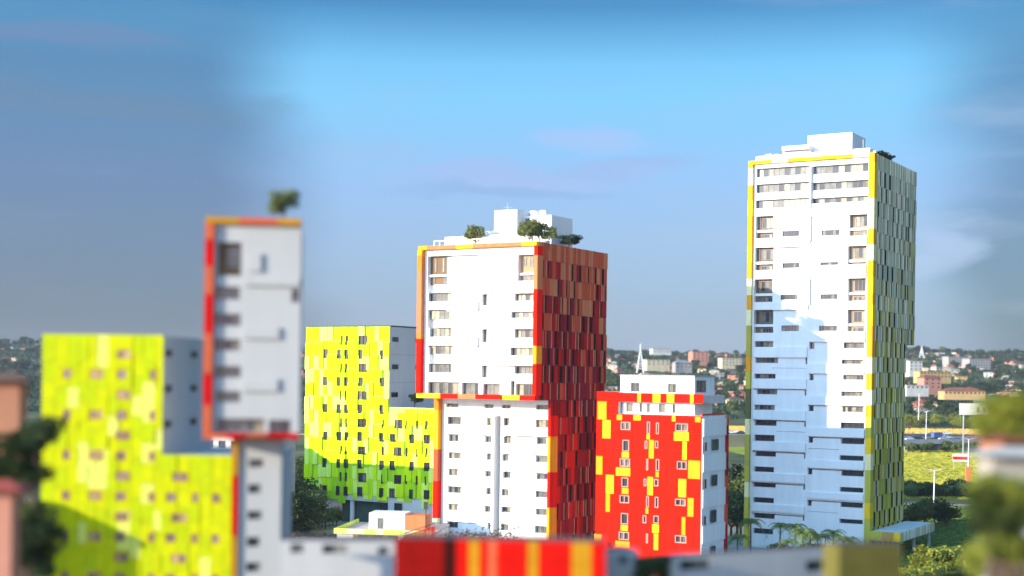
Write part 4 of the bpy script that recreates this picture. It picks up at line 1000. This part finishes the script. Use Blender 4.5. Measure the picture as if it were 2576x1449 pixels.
# dark hedge trees near the bottom
def near_bush(x, y, Y, s, lm, label, group=None, cat='bush', sz=None):
    p = at(x, y, Y); h = p.z - GZ
    pr = NB[lm]; r = thing('near_tree', label, 'tree', (p.x, p.y, GZ), group)
    t = MB(); t.tube((p.x, p.y, GZ), (p.x, p.y, p.z-1.2*s), .16, .09, 7); t.build('trunk', bark, r)
    o = bpy.data.objects.new('crown', pr); C.objects.link(o); o.parent = r; o.location = (0, 0, h - 3.0*s); o.scale = (s, s, s); o.rotation_euler = (0, 0, x)
NB = {}
for k, m in (('y', lf_yel), ('d', lf_dark), ('m', lf_mid)):
    b = MB(); blob_crown(b, rn, 2600, 2.0, 2.6, 0.5, .09, 12); NB[k] = b.mesh('crown', m)
for i, (x, y, k) in enumerate(((1640,1385,'d'),(1668,1392,'d'),(2300,1415,'d'),(2345,1408,'m'),(2400,1402,'d'),(2450,1405,'d'),(2500,1408,'d'),(2550,1400,'m'))):
    near_bush(x, y, 66, .9 if x > 2000 else .6, k, 'blurred dark tree top between the near grey and blue white blocks' if x < 2000 else 'blurred dark tree top along the bottom right edge', 'near trees between the blocks' if x < 2000 else 'near trees at the bottom right', 'tree')
for i, (x, y) in enumerate(((2500,1330),(2540,1310),(2575,1335))):
    near_bush(x, y, 58, .72, 'y', 'blurred yellow green tree at the lower right corner', 'near yellow trees at the right', 'tree')

# ------------------------------------------------------------------ near hillside at the right edge, out of focus
def hillside():
    n = 16; m = 14; v = []; fc = []
    for j in range(m):
        for i in range(n):
            X = 36.5 + i * 3.0; Y = 96 + j * 3.0
            e = min(1, i / 4)
            z = GZ + (20 + 9 * j/(m-1)) * (e*e*(3-2*e)) + math.sin(i*1.3+j*.7)*.3
            v.append((X, Y, z))
    for j in range(m-1):
        for i in range(n-1): a_ = j*n+i; fc.append((a_, a_+1, a_+n+1, a_+n))
    b = MB(); b.v = v; b.f = fc; struct(b.build('hillside', grass_m, None, None, True))
#hillside()
def house(loc, w, d, h, rz, wallm, roofm, label, group=None, gable=True, wins=2, name='house', floors=1, flatroof=False):
    r = thing(name, label, 'house', loc, group); r.rotation_euler = (0, 0, rz)
    def B(mb, nm, m, par=r, kind=None):
        me = mb.mesh(nm, m); o = bpy.data.objects.new(nm, me); C.objects.link(o); o.parent = par; return o
    b = MB(); b.box((-w/2, -d/2, -2.5), (w/2, d/2, h)); B(b, 'wall', wallm)
    b = MB()
    if flatroof: b.box((-w/2-.3, -d/2-.3, h+.003), (w/2+.3, d/2+.3, h+.5))
    else:
        e = .6; rh = d*.24
        o = 0; b.v = [(-w/2-e,-d/2-e,h),(w/2+e,-d/2-e,h),(w/2+e,d/2+e,h),(-w/2-e,d/2+e,h),(-w/2+w*.22,0,h+rh),(w/2-w*.22,0,h+rh)]
        b.f = [(0,1,5,4),(1,2,5),(2,3,4,5),(3,0,4),(3,2,1,0)]
    B(b, 'roof', roofm)
    for fl in range(floors):
        for i in range(wins):
            c = -w/2 + w*(i+.5)/wins; z0 = h - 1.9 - fl*3.0
            q = MB(); q.box((c-.7, -d/2-.08, z0), (c+.7, -d/2-.02, z0+1.3)); B(q, 'window', glass_d)
    return r
wm = [mat('house_' + n, c, .85, .2, .1, .3) for n, c in (('cream', (.58,.48,.31)), ('white', (.60,.57,.50)), ('ochre', (.50,.33,.14)), ('pink', (.50,.22,.15)), ('grey', (.33,.30,.27)), ('rust', (.38,.17,.10)))]
rm = [mat('roof_' + n, c, .8, .2, .2, .4) for n, c in (('rust', (.26,.095,.05)), ('brown', (.15,.085,.055)), ('grey', (.30,.29,.28)), ('red', (.38,.07,.045)), ('pale', (.45,.41,.35)))]
wn_ = ['cream', 'white', 'ochre', 'pink', 'grey', 'rust']; rn_ = ['rusty', 'brown', 'grey', 'red', 'pale']

# ------------------------------------------------------------------ town on the hills
def zone(x):
    return 'between the two towers' if 1500 < x < 1900 else ('right of the tall tower' if x > 2200 else ('left of the lime block' if x > 600 else 'at far left edge'))
rt = random.Random(77); placed = []
def free(X, Y, r):
    for (a_, b_, c_) in placed:
        if (X-a_)**2 + (Y-b_)**2 < (r+c_)**2: return False
    placed.append((X, Y, r)); return True
spans = [(1500, 1900, 190), (2265, 2580, 130), (640, 780, 30), (-20, 110, 26)]
# named landmarks first
def landmark(x, y, Y, w, d, h, wi, ri, label, floors=1, wins=4, flat=True, rz=.3, name='house'):
    p = at(x, y, Y); free(p.x, p.y, w*.6); return house((p.x, p.y, p.z), w, d, h, rz, wm[wi], rm[ri], label, None, wins=wins, name=name, floors=floors, flatroof=flat)
landmark(1660, 880, 2150, 30, 12, 7, 1, 2, 'long low white building on the far ridge beside the white mast', 2, 9)
landmark(1756, 906, 1650, 20, 12, 15, 3, 3, 'pink tiered house on the far slope between the towers', 4, 4)
landmark(1835, 908, 1600, 24, 11, 9, 0, 4, 'pale yellow apartment house nearest the left edge of the tall tower', 3, 6)
landmark(1650, 918, 1500, 26, 12, 9, 0, 2, 'cream terrace of houses right of the mast foot', 2, 5)
landmark(1715, 921, 1480, 18, 10, 8, 4, 2, 'grey house above the white penthouse of the red block', 2, 4, False)
landmark(2296, 915, 1350, 14, 10, 12, 1, 4, 'bright white villa closest to the right of the tall tower', 3, 3)
landmark(2345, 930, 1280, 32, 10, 8, 2, 0, 'long peach coloured house on the slope right of the tall tower', 2, 9)
landmark(2338, 958, 1150, 16, 10, 11, 3, 0, 'salmon pink house under the long peach house', 3, 3, False)
landmark(2300, 963, 1120, 20, 10, 6, 1, 4, 'low white house with a pale flat roof right of the tall tower', 1, 5)
landmark(2420, 968, 1080, 32, 12, 4, 2, 0, 'long orange roofed shed above the white billboard', 1, 10, False, .1)
landmark(2400, 890, 1900, 28, 14, 11, 4, 2, 'grey office block on the ridge at the right', 4, 7)
landmark(2455, 900, 1750, 30, 16, 13, 4, 2, 'large pale block on the ridge at the right', 5, 8)
hc = {}
for (x0, x1, n) in spans:
    k = 0; tries = 0
    while k < n and tries < 3000:
        tries += 1
        x = rt.uniform(x0, x1); Y = 1060 + 1300 * rt.random()**1.2; X = ray(x, 950)[0]*Y
        w = rt.uniform(6.5, 14); d = rt.uniform(6, 9); fl = rt.choice((1, 1, 1, 1, 2, 2)); h = 2.7*fl + .4
        if not free(X, Y, w*.55): continue
        wi = rt.choice((0, 1, 0, 2, 5, 3, 4, 5, 2)); ri = rt.choice((0, 1, 0, 2, 3, 4)); 
        zf = rt.random() < .35
        lab = '%s %s house with %s %s roof on far slope %s' % (wn_[wi], ('one storey', 'two storey', 'three storey')[fl-1], rn_[ri], 'flat' if zf else 'hipped', zone(x))
        house((X, Y, tz(X, Y)), w, d, h, rt.uniform(-.6, .6), wm[wi], rm[ri], lab, '%s %s %s' % (wn_[wi], rn_[ri], 'houses ' + zone(x)), wins=2 + int(w > 14), floors=fl, flatroof=zf); k += 1
cnt = 0; FT = MB()
for (x0, x1, n) in [(1500, 1900, 420), (2265, 2580, 380), (640, 780, 70), (-30, 110, 80)]:
    for i in range(n):
        x = rt.uniform(x0, x1); Y = 1000 + 1500 * rt.random()**.85; X = ray(x, 950)[0]*Y
        if i % 4 == 0: Y = 2330 + rt.uniform(-50, 60); X = ray(x, 950)[0]*Y
        if not free(X, Y, 3.0): continue
        sc_ = rt.uniform(.7, 1.35) * (1.15 if Y > 2200 else 1)
        if (Y > 2200 and i % 8) or (Y <= 2200 and cnt > 90):
            me_ = far_p[rt.randrange(6)][1]; o_ = len(FT.v); a_ = rt.uniform(0, 6); c_, s_ = math.cos(a_)*sc_, math.sin(a_)*sc_; z_ = tz(X, Y)
            FT.v += [(X + v.co.x*c_ - v.co.y*s_, Y + v.co.x*s_ + v.co.y*c_, z_ + v.co.z*sc_) for v in me_.vertices]
            FT.f += [tuple(k + o_ for k in p.vertices) for p in me_.polygons]; continue
        plant(far_p[rt.randrange(6)], (X, Y, tz(X, Y)), 'dark tree among the far houses ' + zone(x) if Y < 2250 else 'tree on the skyline ridge ' + zone(x), 'tree', ('trees among far houses ' if Y < 2250 else 'skyline trees ') + zone(x), sc_, rt.uniform(0, 6)); cnt += 1
tag(FT.build('far_woodland', lf_dark, None, 'stuff'), 'dark mass of trees on the far ridge and slopes', 'woodland')
# ground cover: far scrub that reads as one mass
b = MB()
for i in range(52000):
    x0, x1 = rt.choice(((1480, 1910), (1480, 1910), (2255, 2600), (2255, 2600), (620, 790), (-40, 115)))
    x = rt.uniform(x0, x1); Y = 960 + 1420*rt.random(); X = ray(x, 950)[0]*Y
    if math.sin(X*.03)*math.sin(Y*.021+1) + rt.uniform(-.9, .9) < -.25: continue
    z = tz(X, Y) + rt.uniform(.3, 3.4)
    u = Vector((rt.gauss(0,1), rt.gauss(0,1), rt.gauss(0,.6))).normalized()*rt.uniform(.8, 1.7); b.quad(Vector((X, Y, z)), u, u.orthogonal().normalized()*rt.uniform(.6, 1.3))
tag(b.build('scrub', lf_dark, None, 'stuff'), 'dark scrub and low foliage between the far houses', 'scrub')

# masts
def lattice(x, y0, y1, Y, w, label):
    p = at(x, y1, Y); top = at(x, y0, Y).z; r = thing('lattice_mast', label, 'mast', (p.x, p.y, p.z)); h = top - p.z
    for sx, sy in ((-1,-1),(1,-1),(1,1),(-1,1)):
        b = MB(); b.tube((p.x+sx*w, p.y+sy*w, p.z-3), (p.x+sx*w*.15, p.y+sy*w*.15, top-h*.25), .35, .25, 5); b.build('leg', mastw, r)
    b = MB()
    for k in range(8):
        t = k/8; ww = w*(1-.85*t/ .75 * .75); z = p.z + h*.75*t; ww2 = w*(1-.85*(k+1)/8); z2 = p.z + h*.75*(k+1)/8
        b.tube((p.x-ww, p.y-ww, z), (p.x+ww2, p.y-ww2, z2), .2, .2, 4); b.tube((p.x+ww, p.y-ww, z), (p.x-ww2, p.y-ww2, z2), .2, .2, 4)
    b.build('bracing', mastw, r)
    b = MB(); b.tube((p.x, p.y, top-h*.27), (p.x, p.y, top), .6, .35, 6); b.build('spire', mastw, r)
lattice(1610, 856, 922, 1450, 3.4, 'white lattice mast rising above the far houses between the towers')
lattice(2317, 843, 868, 2100, 3.0, 'slim white mast on the skyline right of the tall tower')

# ------------------------------------------------------------------ flyover, lamps, cars, signs
def flyover():
    p0 = at(2268, 1084, 700); p1 = at(2600, 1068, 735); z = -29.6
    root = thing('flyover', 'grey concrete flyover on piers across the field', 'bridge', ((p0.x+p1.x)/2, (p0.y+p1.y)/2, GZ))
    d = (Vector((p1.x, p1.y, 0)) - Vector((p0.x, p0.y, 0))); ln = d.length; d.normalize(); f = Fac((p0.x, p0.y), 0); f.D = d.xy; f.N = Vector((d.y, -d.x)); f.rz = math.atan2(d.y, d.x)
    b = MB(); f.box(b, 0, ln, z-1.5, z, -26, 0); b.build('deck', concrete, root)
    b = MB(); f.box(b, 0, ln, z+.004, z+.03, -25.3, -.7); b.build('roadway', asphalt, root)
    for n in (-.35, -26): b = MB(); f.box(b, 0, ln, z+.002, z+.9, n, n+.3); b.build('parapet', concrete, root)
    for s in (6, 26, 46, 66, 86):
        if s < ln: b = MB(); f.box(b, s, s+1.6, GZ, z-1.5, -24, -2); b.build('pier', concrete, root)
    return f, z
ff, fz = flyover()
def car_proto(m):
    parts = {}
    b = MB(); b.v = []; 
    prof = [(-2.2,.35),(-2.2,.85),(-1.3,.98),(-.7,1.42),(.7,1.45),(1.4,.98),(2.2,.88),(2.25,.4)]
    n = len(prof)
    for y in (-.85, .85): b.v += [(x, y*(1 if z < 1.1 else .82), z) for x, z in prof]
    b.f = [tuple(range(n-1, -1, -1)), tuple(range(n, 2*n))] + [(i, (i+1) % n, n+(i+1) % n, n+i) for i in range(n)]
    body = b.mesh('body', m)
    g = MB()
    for y, s in ((-.86, -1), (.86, 1)):
        g.v += [(-1.15, y*.97, .98), (1.25, y*.97, .98), (.68, y*.86, 1.36), (-.66, y*.86, 1.36)]; o = len(g.v)-4; g.f.append((o, o+1, o+2, o+3))
    g.v += [(-1.33,-.72,1.0),(-1.33,.72,1.0),(-.76,.66,1.4),(-.76,-.66,1.4)]; o = len(g.v)-4; g.f.append((o,o+1,o+2,o+3))
    g.v += [(1.43,-.72,1.0),(1.43,.72,1.0),(.76,.66,1.42),(.76,-.66,1.42)]; o = len(g.v)-4; g.f.append((o,o+1,o+2,o+3))
    w_ = MB(); w_.tube((0,-.1,0), (0,.1,0), .33, .33, 12)
    return body, g.mesh('window_glass', glass_d), w_.mesh('wheel', mat('tyre', (.03,.03,.03), .8))
cols = {'white': (.75,.75,.75), 'silver': (.5,.51,.53), 'dark blue': (.03,.06,.22), 'black': (.03,.03,.035), 'red': (.5,.03,.03)}
cp = {k: car_proto(mat('car_paint_' + k.replace(' ', '_'), c, .3, .5, .03)) for k, c in cols.items()}
def car(k, p, rz, label, s=1.0):
    r = thing('car', label, 'car', p); r.rotation_euler = (0,0,rz); r.scale = (s,)*3
    bd, gl, wh = cp[k]
    for nm, me in (('body', bd), ('window_glass', gl)): o = bpy.data.objects.new(nm, me); C.objects.link(o); o.parent = r
    for x in (-1.35, 1.4):
        for y in (-.8, .8): o = bpy.data.objects.new('wheel', wh); C.objects.link(o); o.parent = r; o.location = (x, y, .33)
for (s, n, k, l) in ((10, -5, 'white', 'white car first on the flyover beside the tall tower'), (17, -10, 'black', 'black car behind the lamp post on the flyover'), (23, -14, 'dark blue', 'dark blue car in the middle of the flyover'), (33, -7, 'silver', 'silver car on the right half of the flyover'), (44, -16, 'white', 'white car at the far side of the flyover near the signs')):
    p = ff.p(s, fz+.03, n); car(k, p, ff.rz, l, 1.15)
for i, (x, Y, k, l) in enumerate(((1843, 775, 'silver', 'silver car leftmost on the road seen in the gap beside the tall tower'), (1856, 781, 'white', 'white car second from left on the road in the gap'), (1868, 774, 'black', 'black car third on the road in the gap'), (1880, 782, 'white', 'white car at the left edge of the tall tower on the road'), (2350, 792, 'dark blue', 'dark blue car on the highway behind the flyover'), (2385, 800, 'silver', 'silver car on the highway behind the flyover'))):
    car(k, (ray(x, 1080)[0]*Y, Y, -29.885), .0, l, 1.15)
p = ff.p(40, fz+.03, -19); r = thing('truck', 'pale box truck with a blue body on the right of the flyover', 'truck', p); r.rotation_euler = (0,0,ff.rz)
for nm, m, a_, b_ in (('cargo_box', mat('blue_tarp', (.08,.13,.28), .7), (-3.5,-1.2,.9), (2,1.2,3.4)), ('cab', wm[1], (2.15,-1.1,.6), (4,1.1,2.7)), ('chassis', frame_dk, (-3.5,-1,.55), (2.1,1,.89))):
    b = MB(); b.box(a_, b_); o = bpy.data.objects.new(nm, b.mesh(nm, m)); C.objects.link(o); o.parent = r
for x in (-2.5, 1.0, 3.2):
    for y in (-1, 1): o = bpy.data.objects.new('wheel', cp['white'][2]); C.objects.link(o); o.parent = r; o.location = (x, y, .5); o.scale = (1.5,)*3
def lamp(x, y0, y1, Y, label):
    p = at(x, y1, Y); t = at(x, y0, Y); r = thing('street_lamp', label, 'street lamp', (p.x, p.y, p.z))
    b = MB(); b.tube(p, t, .22, .14, 8); b.build('pole', mastw, r)
    b = MB(); b.tube(t, t + Vector((-2.0, 0, .35)), .1, .08); b.tube(t, t + Vector((2.0, 0, .35)), .1, .08); b.build('arm', mastw, r)
    for s in (-1, 1): b = MB(); b.box((t.x+s*2.3-.5, t.y-.2, t.z+.28), (t.x+s*2.3+.5, t.y+.2, t.z+.48)); b.build('lamp_head', steel, r)
lamp(2357, 1156, 1242, 412, 'tall white street lamp standing in the hedge row of the field')
lamp(2333, 1008, 1078, 716, 'white street lamp on the flyover')
lamp(2313, 965, 1030, 830, 'thin white street lamp behind the highway')
lamp(2441, 1075, 1180, 520, 'white lamp post at the right by the red and white sign')
lamp(740, 1110, 1235, 350, 'thin white lamp post left of the sharp lime block')
p = at(2460, 1000, 640); r = thing('billboard', 'blank pale billboard on posts above the field at right', 'billboard', (p.x, p.y, tz(p.x, p.y)))
w0 = at(2416, 985, 640); w1 = at(2500, 1013, 640)
b = MB(); b.box((w0.x, 640, w1.z), (w1.x, 640.5, w0.z)); b.build('board', wm[1], r)
for xx in (w0.x+2, w1.x-2): b = MB(); b.tube((xx, 640.8, GZ), (xx, 640.8, w0.z-.5), .3, .3); b.build('post', steel, r)
for k, (a0, a1) in enumerate(((.52,.6),(.72,.78))):
    b = MB(); b.box((w0.x+(w1.x-w0.x)*a0, 639.95, w1.z+1.2), (w0.x+(w1.x-w0.x)*a1, 639.99, w0.z-1.6)); b.build('printed_mark', frame_gr, r)
w0 = at(2402, 1112, 560); w1 = at(2440, 1132, 560); r = thing('road_sign', 'white sign with a red band below the flyover', 'sign', (w0.x, 560, GZ))
b = MB(); b.box((w0.x, 560, w1.z), (w1.x, 560.3, w0.z)); b.build('board', wm[1], r)
b = MB(); b.box((w0.x, 559.9, w1.z+.9), (w1.x, 559.99, w1.z+2)); b.build('red_band', P['brightred'], r)
for xx in (w0.x+.5, w1.x-.5): b = MB(); b.tube((xx, 560.5, GZ), (xx, 560.5, w1.z+.1), .15, .15); b.build('post', steel, r)
w0 = at(2437, 1145, 470); b = MB(); b.box((w0.x, 470, GZ), (w0.x+1.6, 471.2, w0.z)); tag(b.build('utility_cabinet', P['terracotta']), 'small orange cabinet standing in the field at right', 'cabinet')

# right edge: near houses, blurred
def near_house(x, y, Y, w, d, h, wi, ri, label, rz=.3):
    p = at(x, y, Y); r = house((p.x, p.y, p.z - h), w, d, h, rz, wm[wi], rm[ri], label, None, wins=0)
    b = MB(); b.box((-w/2+.01, -d/2+.01, GZ - (p.z-h)), (w/2-.01, d/2-.01, -2.5)); o = bpy.data.objects.new('plinth', b.mesh('plinth', concrete)); C.objects.link(o); o.parent = r
near_house(2558, 1072, 62, 2.4, 1.6, .5, 5, 0, 'blurred house with an orange rust roof at the right edge')
near_house(2550, 1112, 58, 2.2, 1.4, .35, 4, 4, 'blurred low house with a white roof at the right edge', .1)
for i, (x, y, k) in enumerate(((2520,958,'y'),(2560,945,'y'),(2500,1000,'y'),(2545,1005,'y'))):
    near_bush(x, y, 62, .62, k, 'blurred tall tree crown at the right edge against the sky', 'near trees at the right edge', 'tree')
for i, (x, y, k) in enumerate(((2510,1170,'m'),(2545,1165,'y'),(2575,1160,'m'),(2505,1235,'d'),(2530,1250,'d'),(2560,1290,'m'),(2500,1200,'m'),(2520,1150,'y'),(2560,1152,'m'),(2540,1205,'d'),(2572,1220,'m'),(2525,1290,'y'))):
    near_bush(x, y, 53, .58, k, 'blurred tree crown lower on the right edge between the near houses', 'near trees between the right edge houses', 'tree')
# left edge
for i, (x, y, k) in enumerate(((10,1180,'d'),(45,1170,'m'),(80,1190,'d'),(25,1320,'d'),(70,1340,'d'),(90,1270,'m'),(60,1120,'d'),(95,1080,'d'),(84,1400,'d'),(100,1340,'d'))):
    near_bush(x, y, 70, .8, k, 'blurred dark tree at the left edge beside the near lime block', 'near trees at the left edge', 'tree')
near_house(16, 990, 72, 1.7, 1.6, 2.6, 5, 1, 'blurred tall brown house at the left edge', .1)
near_house(10, 1262, 62, 1.3, 1.6, 1.6, 3, 3, 'blurred dark red house low at the left edge', .1)

# ------------------------------------------------------------------ labels: nth from the left within a small row or clump
def ordn(n): return '%d%s' % (n, 'th' if 10 <= n % 100 <= 20 else {1: 'st', 2: 'nd', 3: 'rd'}.get(n % 10, 'th'))
same = {}
for o in bpy.data.objects:
    if o.parent is None and 'label' in o.keys(): same.setdefault(o['label'], []).append(o)
for lab, os_ in same.items():
    if 1 < len(os_) <= 60 and len(lab.split()) <= 13:
        os_.sort(key=lambda o: o.location.x / max(1, o.location.y))
        for i, o in enumerate(os_):
            o['label'] = lab + (', leftmost' if i == 0 else ', rightmost' if i == len(os_)-1 else ', %s from left' % ordn(i+1))
# ------------------------------------------------------------------ haze
b = MB(); b.box((-1500, -60, -70), (1500, 3000, 75))
hz = b.build('haze', bpy.data.materials.new('haze_air'), None, 'stuff'); hm = hz.data.materials[0]; hm.use_nodes = True; t = hm.node_tree; t.nodes.clear()
o_ = t.nodes.new('ShaderNodeOutputMaterial'); pv = t.nodes.new('ShaderNodeVolumePrincipled'); pv.inputs['Density'].default_value = .00007; pv.inputs['Color'].default_value = (.82, .88, 1, 1)
pv.inputs['Anisotropy'].default_value = .2
t.links.new(pv.outputs[0], o_.inputs['Volume'])
tag(hz, 'thin pale blue haze over the whole town', 'haze')
print('objects', len(bpy.data.objects))
